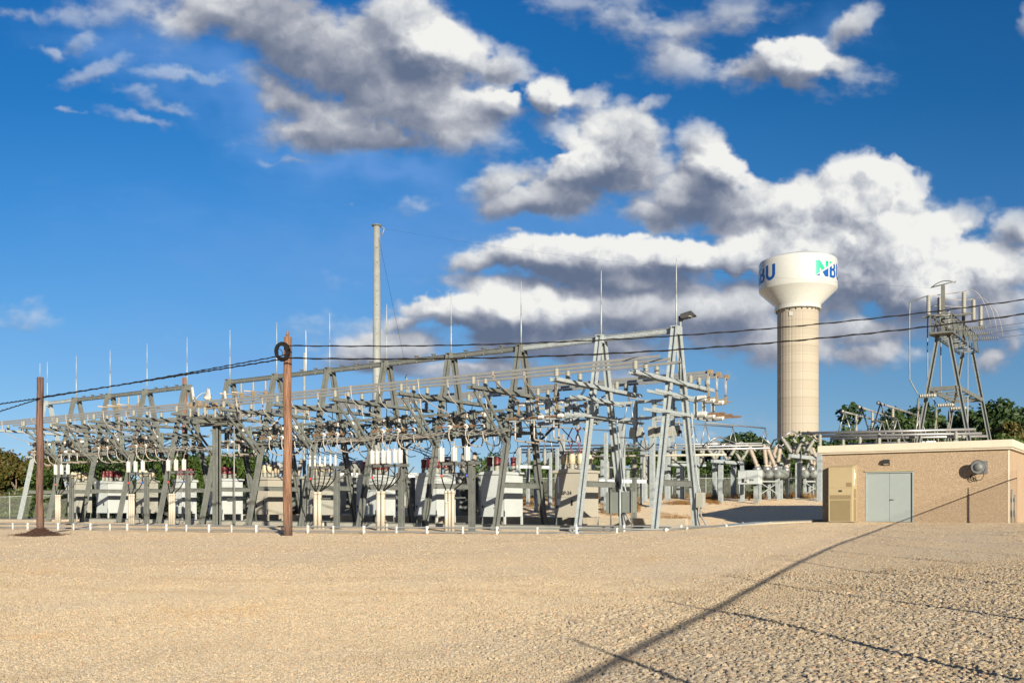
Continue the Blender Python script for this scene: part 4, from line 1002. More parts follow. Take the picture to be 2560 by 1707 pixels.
# coil of cable
t = thing('cable_coil', 'round coil of black cable hung on the taller wooden pole', 'cable coil', p2+Vector((-.02, -.25, 0)))
rg = random.Random(4); zc = at_depth(719, 876, 35.2).z
for k in range(16):
    a = rg.uniform(.19, .27); c = rg.uniform(.25, .34); ox, oz = rg.uniform(-.03, .03), rg.uniform(-.03, .03); dpt = rg.uniform(-.05, .05)
    pts = [(ox+.02+math.cos(q)*a*CA, dpt+math.cos(q)*a*SA-.02, zc+oz+math.sin(q)*c) for q in [2*math.pi*j/22 for j in range(23)]]
    MB().tube(pts, .024, 6).build('loop', M['cable'], t)
MB().tube(spline([(-.25, 0, zc+.1), (-.1, 0, zc+.1), (.02, 0, zc-.05), (-.05, 0, zc-.25), (-.2, 0, zc-.2), (-.22, 0, zc+.05)], 6), .012, 6).build('loose_end', M['cable'], t)
# overhead wires
def wire(pts, r, label, sag, cat='wire', name='overhead_wire', twist=True, grp='black overhead wires'):
    out = []
    for a, c in zip(pts[:-1], pts[1:]):
        for k in range(24): q = k/24; out.append(a.lerp(c, q)-Vector((0, 0, sag*4*q*(1-q)*((c-a).length/40)**2)))
    out.append(pts[-1]); b = MB()
    b.tube(out, r, 6)
    if twist:
        tw = []
        n = len(out)*5
        for k in range(n):
            f_ = k/(n-1)*(len(out)-1); i = min(int(f_), len(out)-2); p = out[i].lerp(out[i+1], f_-i)
            tw.append(p+Vector((0, math.cos(k*1.1)*r*1.3, math.sin(k*1.1)*r*1.3)))
        b.tube(tw, r*.7, 5)
    o = b.build(name, M['cable'], None, out[0]); tag(o, label, cat, grp); return o
A2u, A2l = at_depth(722, 864, 35.1), at_depth(722, 895, 35.1); A1 = at_depth(108, 994, 37.1)
E_u = at_depth(2560, 749, 36.0); E_l = at_depth(2560, 785, 36.0)
far_u = E_u+(E_u-A2u)*.6; far_l = E_l+(E_l-A2l)*.6
wire([A2u, E_u, far_u], .020, 'upper black wire running right from the coil pole over the building', 1.1)
wire([A2l, E_l, far_l], .024, 'lower black wire running right from the coil pole over the building', 1.15)
wire([A2u+Vector((0, 0, -.32)), A1], .018, 'black wire sagging between the two wooden poles, starting at the coil', .45)
wire([A2l, A1+Vector((0, 0, .03))], .022, 'black wire between the two wooden poles, starting below the coil', .12)
wire([A1, at_depth(-140, 1030, 34.0)], .02, 'black wire leaving the mulched pole towards the open yard, upper one', .2)
wire([A1, at_depth(-140, 1072, 34.0)], .018, 'black wire leaving the mulched pole towards the open yard, lower one', .2)
# mulch mound round pole 1
rg = np.random.default_rng(8); b = MB(); n = 46; rings = []
for j in range(12):
    rr = j/11; ring = []
    for k in range(n):
        a = 2*math.pi*k/n; R_ = rr*(1.0+.18*math.sin(3*a+1)+.1*math.sin(7*a)); z = .22*math.exp(-(R_*3.0)**2)+.06*(1-rr)-.03
        ring.append((p1.x+R_*1.15*math.cos(a), p1.y+R_*1.15*math.sin(a), z+rg.uniform(-.02, .02)*(1-rr*.6)))
    rings.append(ring)
fs = [(j*n+k, j*n+(k+1) % n, (j+1)*n+(k+1) % n, (j+1)*n+k) for j in range(11) for k in range(n)]
b._add([v for r_ in rings for v in r_], fs)
for _ in range(2200):
    a, rr = rg.uniform(0, 6.28), abs(rg.normal(0, .5)); q = Vector((p1.x+rr*1.2*math.cos(a), p1.y+rr*1.2*math.sin(a), .22*math.exp(-(rr*3.0)**2)+.05*max(0, 1-rr)))
    d = Vector((rg.normal(), rg.normal(), rg.normal()*.5)).normalized()*rg.uniform(.03, .10); b.bar(q, q+d, .008, .008)
M['mulch'] = pmat('dark_red_brown_mulch', (.045,.018,.010), .95, 0, .4, 14, (.10,.045,.022), .4, .5, 60)
tag(b.build('mulch', M['mulch'], None, p1), 'mound of dark red brown mulch heaped around the wooden pole', 'mulch', kind='stuff')

# ------------------------------------------------------------------ tall steel monopole and thin masts behind
def mast(px, ytop, d, r0, r1, label, mat, name, zb=0, n=16, plate=False):
    p = at_depth(px, 1260, d); p.z = zb; h = at_depth(px, ytop, d).z-zb
    t = thing(name, label, 'mast', p)
    b = MB(); b.tube([(0, 0, -.2), (0, 0, h*.45), (0, 0, h*.451), (0, 0, h)], [r0, r0+(r1-r0)*.45, r0*.96+(r1-r0)*.45, r1], n); b.build('shaft', mat, t)
    if plate: MB().lathe((0, 0, h), (0, 0, 1), [(r1*1.0, 0), (r1*1.5, .06), (r1*1.5, .14)], n).build('top_plate', M['steel_dark'], t)
    return t, h
M['steel_pole'] = pmat('grey_galvanised_pole', (.22,.235,.225), .6, .1, .12, .9)
t, h = mast(942, 567, 82, .44, .30, 'very tall tapered grey steel monopole behind the row of A-frames', M['steel_pole'], 'steel_monopole', 0, 20, True)
b = MB()
for k in range(34):
    z = 3+k*.62; a = (-.75 if k % 2 else -2.3)
    b.box(.38*math.cos(a)-.03, .38*math.cos(a)+.03, .38*math.sin(a)-.03, .38*math.sin(a)+.03, z, z+.02)
b.build('climbing_peg', M['steel_dark'], t)
MB().tube([(.3, 0, h+.05), (.75, .15, h-.25), (.6, 0, h-.9)], .04, 6).build('bracket', M['alu'], t)
t, h = mast(761, 882, 68, .14, .10, 'slim grey mast with a whip antenna behind the coil pole', M['steel_pole'], 'antenna_mast', 0, 10)
b = MB(); b.tube([(.17, 0, h-1.6), (.17, 0, h+.4)], .035, 6); b.tube([(.17, 0, h+.4), (.15, 0, h+1.6)], .016, 5); b.box(.0, .2, -.03, .03, h-.1, h-.04); b.build('whip_antenna', M['white'], t)
t, h = mast(1017, 945, 74, .12, .10, 'short grey post top with a bracket peeping over the frames', M['steel_pole'], 'short_mast', 0, 8)
MB().tube([(-.2, 0, h), (0, 0, h+.3), (.25, 0, h+.1)], .03, 5).build('bracket', M['steel_dark'], t)
W0 = at_depth(945, 585, 82)
o = wire([W0, at_depth(1012, 905, 74)], .010, 'thin guy wire slanting down from the steel monopole', .4, 'wire', 'guy_wire', False, None)
o = wire([at_depth(950, 570, 82), at_depth(2362, 722, 64)], .004, 'hair thin wire from the monopole towards the lattice gantry', .5, 'wire', 'shield_wire', False, None)

# ------------------------------------------------------------------ water tower
def tower_mat():
    m = bpy.data.materials.new('fluted_concrete_panels'); m.use_nodes = True; nt = NT(m.node_tree); b = nt.n['Principled BSDF']
    tcn = nt.node('ShaderNodeTexCoord'); v = tcn.outputs['Object']; z = nt.node('ShaderNodeSeparateXYZ'); nt.put(z.inputs[0], v)
    course = nt.math('FLOOR', nt.math('DIVIDE', z.outputs[2], 1.94))
    wn_ = nt.node('ShaderNodeTexWhiteNoise', noise_dimensions='1D'); nt.put(wn_.inputs['W'], course)
    c = nt.ramp(wn_.outputs['Value'], [(0, (.195,.176,.142)), (1, (.22,.20,.162))])
    n = nt.noise(nt.vmath('MULTIPLY', v, (1, 1, .12)), 1.2, 5, .6)
    c = nt.mix(nt.rng(n, .45, .75, 0, .35), c, (.21,.175,.12))
    nt.put(b.inputs['Base Color'], c); b.inputs['Roughness'].default_value = .9; return m
WD = 213.0; wp = at_depth(1994.5, 1260, WD); wp.z = 0
t = thing('water_tower', 'tall tan concrete water tower with a white tank and blue green lettering', 'water tower', wp)
S = 36; gv = []; gf = []; b = MB()
zt = 46.0; nc = 24; n_seg = 144
for j in range(nc):
    z0, z1 = zt*j/nc, zt*(j+1)/nc
    for zz, rr in ((z0, -.045), (z0+.06, 0), (z1-.06, 0), (z1, -.045)):
        for k in range(n_seg):
            fl = -.018 if k % 4 == 0 else 0
            if k % 12 == 0: fl = -.045
            a = 2*math.pi*k/n_seg; r = 4.50+rr+fl; gv.append((r*math.cos(a), r*math.sin(a), zz))
nr = nc*4
for j in range(nr-1):
    for k in range(n_seg): gf.append((j*n_seg+k, j*n_seg+(k+1) % n_seg, (j+1)*n_seg+(k+1) % n_seg, (j+1)*n_seg+k))
b._add(gv, gf); b.build('column', tower_mat(), t)
M['tank'] = pmat('cream_white_tank_paint', (.42,.435,.415), .28, 0, .02, .2)
b = MB(); b.lathe((0, 0, 0), (0, 0, 1), [(4.95, 45.2), (5.05, 45.5), (5.0, 46.1), (8.45, 49.35), (8.57, 49.6), (8.57, 55.6), (8.42, 55.95), (6.5, 56.7), (3, 57.2), (.3, 57.35)], 96); b.build('tank', M['tank'], t)
b = MB(); b.lathe((0, 0, 45.0), (0, 0, 1), [(4.6, 0), (5.12, .02), (5.12, .3), (4.9, .34)], 96); b.build('collar', M['tank'], t)
b = MB()
for k in range(24): a = 2*math.pi*k/24; b.box(4.75*math.cos(a)-.1, 4.75*math.cos(a)+.1, 4.75*math.sin(a)-.1, 4.75*math.sin(a)+.1, 44.6, 45.0)
b.build('bracket', M['steel_dark'], t)
fa = math.atan2(-wp.y, -wp.x)      # facing the yard
vp_ = fa-R(19)
b = MB(); b.bar((4.4*math.cos(vp_), 4.4*math.sin(vp_), 43.6), (4.62*math.cos(vp_), 4.62*math.sin(vp_), 43.6), .75, .9); b.build('vent', M['tank'], t)
b = MB(); b.tube([(0, 0, 57.3), (0, 0, 58.0)], .12, 6); b.lathe((0, 0, 57.9), (0, 0, 1), [(.15, 0), (.2, .2), (.1, .5)], 8); b.build('beacon', M['red'], t)
M['logo_green'] = pmat('green_lettering', (.0,.33,.19), .4, 0, .02, 1); M['logo_blue'] = pmat('blue_lettering', (.0,.06,.26), .4, 0, .02, 1)
def clip(poly, a, b_, c):      # keep a*x+b*y+c >= 0
    out = []
    for i in range(len(poly)):
        p, q = poly[i], poly[(i+1) % len(poly)]; fp, fq = a*p[0]+b_*p[1]+c, a*q[0]+b_*q[1]+c
        if fp >= 0: out.append(p)
        if (fp >= 0) != (fq >= 0): s = fp/(fp-fq); out.append((p[0]+(q[0]-p[0])*s, p[1]+(q[1]-p[1])*s))
    return out
def ring(cx, cy, rx, ry, tx, ty, a0, a1, n=8):
    return [[(cx+rx*math.cos(a), cy+ry*math.sin(a)), (cx+rx*math.cos(b2), cy+ry*math.sin(b2)), (cx+(rx-tx)*math.cos(b2), cy+(ry-ty)*math.sin(b2)), (cx+(rx-tx)*math.cos(a), cy+(ry-ty)*math.sin(a))] for a, b2 in [(R(a0+(a1-a0)*i/n), R(a0+(a1-a0)*(i+1)/n)) for i in range(n)]]
N_ = [[(0,0),(.31,0),(.31,1),(0,1)], [(.31,.98),(.31,.56),(.76,0),(.76,0),(.76,.40)], [(.76,0),(1,0),(1,1),(.76,1)], [(.0,1),(.34,1),(.31,.98)]]
N_[1] = [(.31,1),(.31,.55),(.70,0),(.76,0),(.76,.42)]
B_ = [[(1.12,0),(1.36,0),(1.36,1),(1.12,1)], [(1.36,0),(1.52,0),(1.52,.16),(1.36,.16)], [(1.36,.44),(1.52,.44),(1.52,.60),(1.36,.60)], [(1.36,.86),(1.50,.86),(1.50,1),(1.36,1)]]
B_ += ring(1.50, .30, .36, .30, .24, .15, -90, 90)+ring(1.48, .74, .32, .27, .23, .14, -90, 90)
U_ = [[(1.98,.36),(2.22,.36),(2.22,1),(1.98,1)], [(2.56,.36),(2.80,.36),(2.80,1),(2.56,1)]]+ring(2.39, .37, .41, .37, .24, .2, 180, 360, 12)
def put_logo(phi0):
    g = MB(); bl = MB()
    def emit(mb, poly):
        if len(poly) < 3: return
        # strips so the letters follow the tank
        xs_ = [p[0] for p in poly]; x_ = math.floor(min(xs_)*16)/16
        while x_ < max(xs_):
            q = clip(clip(poly, 1, 0, -x_), -1, 0, x_+1/16)
            if len(q) >= 3:
                vs = []
                for (u, v_) in q:
                    ang = fa+phi0+R(23.0)*u; vs.append((8.585*math.cos(ang), 8.585*math.sin(ang), 50.9+3.45*v_))
                mb.poly(vs)
            x_ += 1/16
    for poly in N_+B_:
        emit(g, clip(poly, -.69, 1, -.03)); c_ = clip(poly, .56, -1, 0.0)
        if poly in B_: c_ = clip(c_, 0, -1, .70) if False else c_
        emit(bl, c_)
    for poly in U_: emit(bl, poly)
    g.build('green_lettering', M['logo_green'], t); bl.build('blue_lettering', M['logo_blue'], t)
for ph in (25.3, 25.3-120.0-3.5, 25.3+120.0): put_logo(R(ph))

# ------------------------------------------------------------------ control building
def stucco():
    m = bpy.data.materials.new('pebbled_tan_wall_panel'); m.use_nodes = True; nt = NT(m.node_tree); b = nt.n['Principled BSDF']
    tcn = nt.node('ShaderNodeTexCoord'); v = tcn.outputs['Object']
    a = nt.node('ShaderNodeTexVoronoi'); nt.put(a.inputs['Vector'], v); a.inputs['Scale'].default_value = 38
    s_ = nt.node('ShaderNodeSeparateColor'); nt.put(s_.inputs[0], a.outputs['Color'])
    c = nt.ramp(s_.outputs[0], [(0, (.085,.06,.037)), (.25, (.19,.138,.093)), (.6, (.245,.182,.125)), (.85, (.30,.235,.17)), (1, (.40,.33,.25))])
    c = nt.mix(nt.rng(nt.noise(v, .5, 4, .6), .4, .7, 0, .3), c, (.20,.132,.08))
    c = nt.mix(.55, c, (.238,.178,.126))
    c = nt.vmath('MULTIPLY', c, (.94, .96, .93)); nt.put(b.inputs['Base Color'], c); b.inputs['Roughness'].default_value = .92; b.inputs['Specular IOR Level'].default_value = .2
    bn = nt.node('ShaderNodeBump'); bn.inputs['Strength'].default_value = .5; bn.inputs['Distance'].default_value = .012; nt.put(bn.inputs['Height'], a.outputs['Distance']); nt.l.new(bn.outputs[0], b.inputs['Normal'])
    return m
M['stucco'] = stucco(); M['stucco_side'] = pmat('smooth_tan_wall_paint', (.31,.225,.145), .85, 0, .05, 1)
M['roofcap'] = pmat('cream_roof_edge', (.52,.46,.36), .6, 0, .05, 1.2, (.55,.46,.34), .25)
M['door'] = pmat('blue_grey_door_paint', (.25,.29,.285), .4, 0, .02, .6)
M['hvac'] = pmat('beige_enamel', (.33,.27,.155), .45, 0, .03, 1.0)
M['hvac_dark'] = pmat('beige_grille', (.19,.145,.075), .5, 0, .06, 2)
BX0, BX1, BY0, BY1, BZ0, BZ1 = -12.9, -5.45, 42.4, 49.5, .30, 3.80
t = thing('control_building', 'single storey tan pebbled control building with grey double doors and a cream roof edge', 'building', (BX0, BY0, .42))
O = Vector((BX0, BY0, .42))
Lb = BX1-BX0; dz0, dz1 = 1.72-.32, 0
dx0, dx1, dtop = on_Y(2164, BY0).x-BX0, on_Y(2284, BY0).x-BX0, 2.19
b = MB(); b.box(0, dx0, 0, .25, -.4, 3.35); b.box(dx1, Lb, 0, .25, -.4, 3.35); b.box(dx0, dx1, 0, .25, dtop, 3.35); b.box(dx0, dx1, 0, .25, -.4, .02); b.build('front_wall', M['stucco'], t)
b = MB(); b.box(0, .25, .25, 4.7, -.4, 3.35); b.box(.25, Lb-.25, 4.45, 4.7, -.4, 3.35); b.build('wall', M['stucco'], t)
b = MB(); b.box(Lb-.25, Lb, .25, 4.7, -.4, 3.35); b.build('wall', M['stucco_side'], t)
b = MB(); b.box(Lb-.05, Lb+.012, -.012, .05, -.38, 3.04); b.build('corner_trim', M['roofcap'], t)
b = MB(); b.box(-.18, Lb+.18, -.18, 4.88, 3.06, 3.38); b.box(-.13, Lb+.13, -.13, 4.83, 2.99, 3.06); b.build('roof', M['roofcap'], t, bevel=.03)
b = MB(); b.box(-.0, Lb+.06, -.08, -.0, -.45, -.06); b.box(Lb, Lb+.06, -.08, 4.7, -.45, -.06); b.build('footing', M['concrete'], t)
for k in range(2):
    xm = (dx0+dx1)/2; a, c = (dx0+.05, xm-.006) if k == 0 else (xm+.006, dx1-.05)
    q = MB().box(a, c, .05, .10, .03, dtop-.06).build('door', M['door'], t)
    for z in (.28, 1.08, 1.88): MB().box(a-.03 if k == 0 else c-.0, a if k == 0 else c+.03, .03, .06, z, z+.13).build('hinge', M['steel_dark'], q)
    if k == 1:
        b = MB(); b.lathe((a+.07, .05, .98), (0, -1, 0), [(.03, 0), (.03, .05)], 10); b.bar((a+.05, -.0, .98), (a+.20, -.0, .98), .02, .025); b.build('handle', M['steel_dark'], q)
        MB().box(xm-.006, xm+.006, .07, .09, .03, dtop-.06).build('seal', M['rust'], q)
b = MB(); b.box(dx0, dx0+.05, -.012, .12, .02, dtop); b.box(dx1-.05, dx1, -.012, .12, .02, dtop); b.box(dx0+.05, dx1-.05, -.012, .12, dtop-.06, dtop); b.build('door_frame', M['door'], t)
b = MB(); b.box(dx0-.03, dx1+.03, -.05, -.014, dtop-.0, dtop+.05); b.build('drip_edge', M['hvac'], t)
b = MB(); b.box(dx0-.1, dx1+.6, -1.1, -.09, -.36, -.05); b.build('door_step', M['concrete'], t)
# wall light
def wl(px, py): p = on_Y(px, BY0, py); return p.x-BX0, p.z-.42
u, v_ = wl(2217, 1156); t = thing('wall_light', 'small dark wedge shaped wall light above the double doors', 'wall light', (BX0+u, BY0-.02, .42+v_))
b = MB(); b._add([(-.13, 0, -.13), (.13, 0, -.13), (.13, 0, .13), (-.13, 0, .13), (-.13, -.17, .0), (.13, -.17, .0), (.13, -.12, .13), (-.13, -.12, .13)], [(0,3,2,1),(4,5,6,7),(0,1,5,4),(1,2,6,5),(2,3,7,6),(3,0,4,7)]); b.build('housing', M['black'], t)
b = MB(); b.bar((-.1, -.09, -.08), (.1, -.09, -.08), .11, .006, up=(0, -.6, -1)); b.build('lens', M['glass'], t)
# round exhaust fan
u, v_ = wl(2449, 1168); t = thing('exhaust_fan', 'round silver and black exhaust fan on the building wall with looping cable', 'fan', (BX0+u, BY0, .42+v_))
MB().box(-.22, .30, -.03, 0, -.26, .26).build('mounting_plate', M['alu_tube'], t)
b = MB(); b.lathe((0, -.03, 0), (0, -1, 0), [(.24, 0), (.24, .3), (.275, .34), (.285, .36), (.26, .36), (.225, .32)], 32); b.build('duct', M['black'], t)
b = MB(); b.lathe((0, -.36, 0), (0, -1, 0), [(.27, 0), (.29, .015), (.27, .03)], 32); b.build('rim', M['alu_tube'], t)
b = MB(); b.lathe((0, -.32, 0), (0, -1, 0), [(.17, 0), (.175, .06), (.16, .10), (.02, .12)], 24)
for k in range(4): a = R(45+90*k); b.bar((.15*math.cos(a), -.38, .15*math.sin(a)), (.26*math.cos(a), -.38, .26*math.sin(a)), .03, .03)
b.build('motor', M['steel'], t)
b = MB(); b.tube(spline([(.14, -.38, -.18), (.2, -.3, -.3), (.05, -.12, -.52), (-.25, -.08, -.48), (-.32, -.08, -.36), (-.2, -.08, -.32), (-.12, -.08, -.45), (-.2, -.1, -.56), (-.3, -.1, -.5), (-.34, -.08, -.38), (-.3, -.05, -.3)], 6), .012, 6); b.build('cable', M['cable'], t)
# wall mounted air conditioner
u0, z0 = wl(2070, 1300); u1, _ = wl(2133, 1300)
ux = on_Y(2072, BY0-.95).x-BX0; uw = on_Y(2135, BY0-.95).x-BX0
t = thing('air_conditioner', 'tall beige wall mounted air conditioner with dark louvred grille', 'air conditioner', (BX0+ux, BY0, .42))
wd = uw-ux+.0; D_ = .55; yf = -.95
yf = -.62; ux = on_Y(2071, BY0+yf).x-BX0; uw = on_Y(2132, BY0+yf).x-BX0; wd = uw-ux; t.location = (BX0+ux, BY0, .42)
b = MB(); b.box(0, wd, yf, 0, .02, 2.42); b.build('casing', M['hvac'], t, bevel=.012)
b = MB(); b._add([(-.01, yf-.02, 2.43), (wd+.01, yf-.02, 2.43), (wd+.01, 0, 2.5), (-.01, 0, 2.5), (-.01, yf-.02, 2.40), (wd+.01, yf-.02, 2.40), (wd+.01, 0, 2.40), (-.01, 0, 2.40)], [(0,1,2,3),(4,7,6,5),(0,4,5,1),(1,5,6,2),(2,6,7,3),(3,7,4,0)]); b.build('rain_hood', M['hvac'], t)
b = MB(); b.box(.09, wd-.1, yf-.005, yf, .06, .96); b.build('grille', M['hvac_dark'], t)
b = MB()
for k in range(26): b.bar((.10, yf-.012, .085+k*.034), (wd-.11, yf-.012, .085+k*.034), .016, .008, up=(0, -.6, 1))
b.build('louvre', M['hvac'], t)
b = MB()
for k in range(13): b.box(.06+k*(wd-.13)/13, .06+k*(wd-.13)/13+.055, yf-.006, yf, 1.0, 1.18)
b.build('vent_slot', M['hvac_dark'], t)
b = MB(); b.box(.0, wd, yf-.003, yf, 1.50, 1.508); b.box(wd-.28, wd-.05, yf-.008, yf, 1.55, 1.72); b.build('panel_line', M['hvac_dark'], t)
MB().box(wd*.42, wd*.56, yf-.01, yf, 1.32, 1.40).build('nameplate', M['black'], t)
b = MB(); b.box(wd, wd+.008, yf+.12, yf+.50, .06, 1.0); b.box(wd, wd+.008, yf+.14, yf+.50, 1.05, 1.45); b.build('side_grille', M['hvac_dark'], t)
b = MB(); b.box(wd, wd+.012, yf+.2, yf+.24, 1.6, 2.3); b.box(wd, wd+.02, yf+.34, yf+.38, 1.9, 2.15); b.build('side_trim', M['white'], t)
# conduits on the end wall
t = thing('wall_conduit', 'thin vertical pipes with small boxes on the end wall of the building', 'conduit', (BX1, BY0+.35, .3))
for k, (y, h) in enumerate(((.0, 1.5), (.9, 1.3))): MB().tube([(.06, y, 0), (.06, y, h)], .028, 8).build('pipe', M['steel_pole'], t)
b = MB(); b.box(.0, .12, .08, .28, 1.0, 1.15); b.box(0, .12, .04, .22, .4, .65); b.build('box', M['steel_dark'], t)
# ------------------------------------------------------------------ high voltage yard behind (stands on the raised ground)
ZB = 1.62
def gz(p): return float(ground_z(p.x, p.y))
def post_thing(px, ytop, d, wpx, label, name='steel_post', mat='steel_new', top=None, grp='square steel posts of the rear yard'):
    p = at_depth(px, 1260, d); g = gz(p); h = at_depth(px, ytop, d).z-g; w = wpx*d/FPX
    t = thing(name, label, 'post', (p.x, p.y, g), grp)
    b = MB(); b.box(-w/2, w/2, -w/2, w/2, -.2, h); b.box(-w, w, -w, w, -.1, .03); b.build('shaft', M[mat], t)
    if top: # insulator on top of it
        L = top*d/FPX; insulator(.13, L, 9, (0, 0, h)).build('insulator', M['porcelain'], t)
        MB().box(-w*.8, w*.8, -w*.8, w*.8, h-.03, h+.02).build('cap', M[mat], t)
    return t
PT = [(1554,1052,60,14,None),(1610,1100,62,13,None),(1631,1090,58,11,None),(1669,1095,62,11,None),(1697,1165,64,9,None),(1706,1160,62,9,None),(1731,1112,66,10,None),(1742,1140,60,10,None),(1787,1102,62,9,None),
      (1802,1162,58,10,None),(1834,1160,62,11,None),(1856,1152,58,9,None),(1924,1165,60,11,None),(1952,1160,58,8,None),(1996,1146,58,12,None),(2025,1150,62,11,None),(2049,1130,56,11,None),
      (1375,1130,62,8,None),(1393,1120,60,7,None),(1406,1085,64,10,None),(1484,1160,60,7,None),(1506,1135,62,7,None),(1515,1082,58,8,None),(1524,1150,62,9,None),(1570,1175,60,6,None),(1604,1170,60,5,None),
      (1228,1140,62,9,None),(1296,1120,60,8,None),(1340,1110,60,8,None),(1320,1150,64,7,None)]
land = ['beside the two bright A-frames','behind the marked tan cabinet','between the end A-frame and the water tower','in front of the water tower','just left of the control building']
seen_posts = {}
for k, (px, yt, d, w, tp_) in enumerate(sorted(PT)):
    zone = 'left of the tan cabinet marked SP-24' if px < 1380 else 'behind the tan cabinet marked SP-24' if px < 1500 else 'behind the two bright A-frames' if px < 1650 else 'just right of the end A-frame' if px < 1780 else 'left of the breaker box 2970' if px < 1900 else 'between the breaker box 2970 and the building'
    seen_posts[zone] = seen_posts.get(zone, 0)+1
    post_thing(px, yt, d, w, f'{"tall" if yt < 1110 else "short"} rear post {zone}, {ORD[seen_posts[zone]-1]} from left')
def dist_label(s): return s
M['gantry'] = pmat('mid_grey_galvanised_steel', (.165,.185,.18), .6, .1, .15, 3)
# stands: two posts are above; here the cross beams with their insulators
def stand(name, label, p0, p1, d0, d1, hpx, ins, mat='steel_new', legs=True):
    a, c = at_depth(p0[0], p0[1], d0), at_depth(p1[0], p1[1], d1); mid = (a+c)/2; g = gz(mid)
    t = thing(name, label, 'switch stand', (mid.x, mid.y, g)); o = Vector((mid.x, mid.y, g)); h = hpx*(d0+d1)/2/FPX
    MB().bar(a-o, c-o, .22, h).build('beam', M[mat], t)
    if legs:
        for f_ in (.12, .88):
            q = a.lerp(c, f_)-o; MB().box(q.x-.11, q.x+.11, q.y-.11, q.y+.11, -.2, q.z-h/2).build('leg', M[mat], t)
    for (bx, by, tx, ty, dd) in ins:
        u, v_ = at_depth(bx, by, dd)-o, at_depth(tx, ty, dd+.3)-o
        b = MB(); L = (v_-u).length; b.lathe(u, v_-u, sheds(.075, .125, L, 13, .08), 10); b.build('insulator', M['porcelain'], t)
        MB().lathe(v_, v_-u, [(.06, -.08), (.09, 0), (.05, .12)], 8).build('terminal', M['alu_tube'], t)
    return t, o
def tubes(t, o, paths, r=.05, mat='alu_tube', name='blade'):
    for pts in paths: MB().tube([at_depth(x, y, d)-o for x, y, d in pts], r, 8).build(name, M[mat], t)
t, o = stand('switch_stand', 'three pairs of V insulators on a beam just left of the grey numbered breaker box', (1781,1152), (1858,1158), 59, 62, 8,
  [(1787,1147,1764,1112,59),(1789,1147,1806,1112,59.5),(1820,1149,1842,1114,60.5),(1818,1149,1800,1120,60.5),(1851,1151,1832,1116,61.5),(1853,1151,1875,1115,62)], legs=False)
tubes(t, o, [[(1764,1112,59.3),(1782,1097,59.4),(1806,1110,59.6)],[(1800,1118,60.6),(1815,1108,60.8),(1843,1113,61),(1862,1130,61)],[(1832,1116,61.8),(1852,1104,62),(1875,1115,62.3),(1890,1128,62)],[(1782,1097,59.4),(1800,1092,60),(1850,1112,61)]])
t, o = stand('switch_stand', 'three crossed insulator pairs on a short beam touching the building corner', (1976,1139), (2043,1146), 56, 59, 9,
  [(1979,1131,1955,1094,56),(1990,1134,2010,1095,56.6),(2003,1136,1984,1097,57),(2012,1138,2034,1100,58),(2032,1140,2014,1102,58.4),(2020,1139,2006,1110,60)], legs=False)
tubes(t, o, [[(1955,1093,56.3),(1980,1077,56.5),(2010,1092,56.9)],[(1984,1097,57.3),(2008,1080,57.5),(2034,1098,58.3)],[(1955,1093,56.3),(1935,1100,57),(1926,1118,58)]])
t, o = stand('switch_stand', 'V insulator pair on a small beam between the numbered breaker and the building', (1940,1159), (1972,1161), 62, 63, 7,
  [(1946,1156,1930,1128,62),(1965,1157,1946,1120,62.4),(1967,1157,1984,1128,63)], legs=True)
tubes(t, o, [[(1930,1127,62.3),(1945,1110,62.5),(1960,1122,62.6)],[(1946,1120,62.6),(1968,1104,62.8),(1984,1127,63.2)],[(1900,1090,62.4),(1925,1108,62.4),(1935,1125,62.5)]])
t, o = stand('switch_stand', 'low paired beams with upright insulators right behind the end A-frame', (1678,1161), (1762,1163), 60, 62, 6,
  [(1682,1158,1682,1130,60),(1688,1158,1688,1112,60.2),(1752,1160,1752,1118,61.6),(1758,1160,1758,1112,61.8)], legs=False)
tubes(t, o, [[(1684,1154,61),(1720,1155,61.5),(1764,1156,62)]], .06, 'gantry', 'rear_beam')
t, o = stand('switch_stand', 'wide low beams with upright insulators behind the marked tan cabinet', (1496,1202), (1626,1203), 58, 58.5, 9,
  [(1519,1198,1519,1150,58),(1610,1198,1610,1145,58.3),(1622,1198,1622,1144,58.4)], legs=False)
tubes(t, o, [[(1482,1166,60),(1603,1172,60.4)]], .06, 'gantry', 'rear_beam')
t, o = stand('switch_stand', 'beam with paired insulators behind the cabinet with 912 on its door', (1290,1166), (1372,1168), 60, 60.6, 8,
  [(1300,1160,1300,1120,60),(1322,1161,1322,1122,60),(1345,1161,1345,1118,60.2),(1362,1162,1362,1124,60.4)], legs=False)
# long tubes
def tube_thing(pts, r, label, mat='alu_tube', name='tubular_bus', grp='tubular bus lines of the rear yard'):
    v = [at_depth(*p) for p in pts]; b = MB(); b.tube(v, r, 10); o = b.build(name, M[mat], None, v[0]); tag(o, label, 'bus tube', grp); return o
tb = [([(1285,1131,66),(1925,1120,55)], 'lowest left'),([(1290,1124,67),(1915,1113,58)], 'second'),([(1300,1115,68),(1905,1108,60)], 'third'),([(1390,1142,64),(1815,1136,56)], 'pale flat')]
for (pts, nm), rr in zip(tb, (.06, .06, .06, .07)): tube_thing(pts, rr, f'{nm} long horizontal tube crossing the rear yard behind the bright A-frames', 'alu_tube' if nm != 'pale flat' else 'pvc')
for k, (y0, y1, xa, xb, d) in enumerate(((1083,1073,2004,2440,54),(1090,1083,2040,2455,57),(1097,1090,2075,2470,60),(1110,1104,2120,2340,63))):
    tube_thing([(xa, y0, d+1.6), (xb, y1, d-2.2)], .085, f'{ORD[k]} shiny horizontal tube seen just above the building roof, counted from the top')
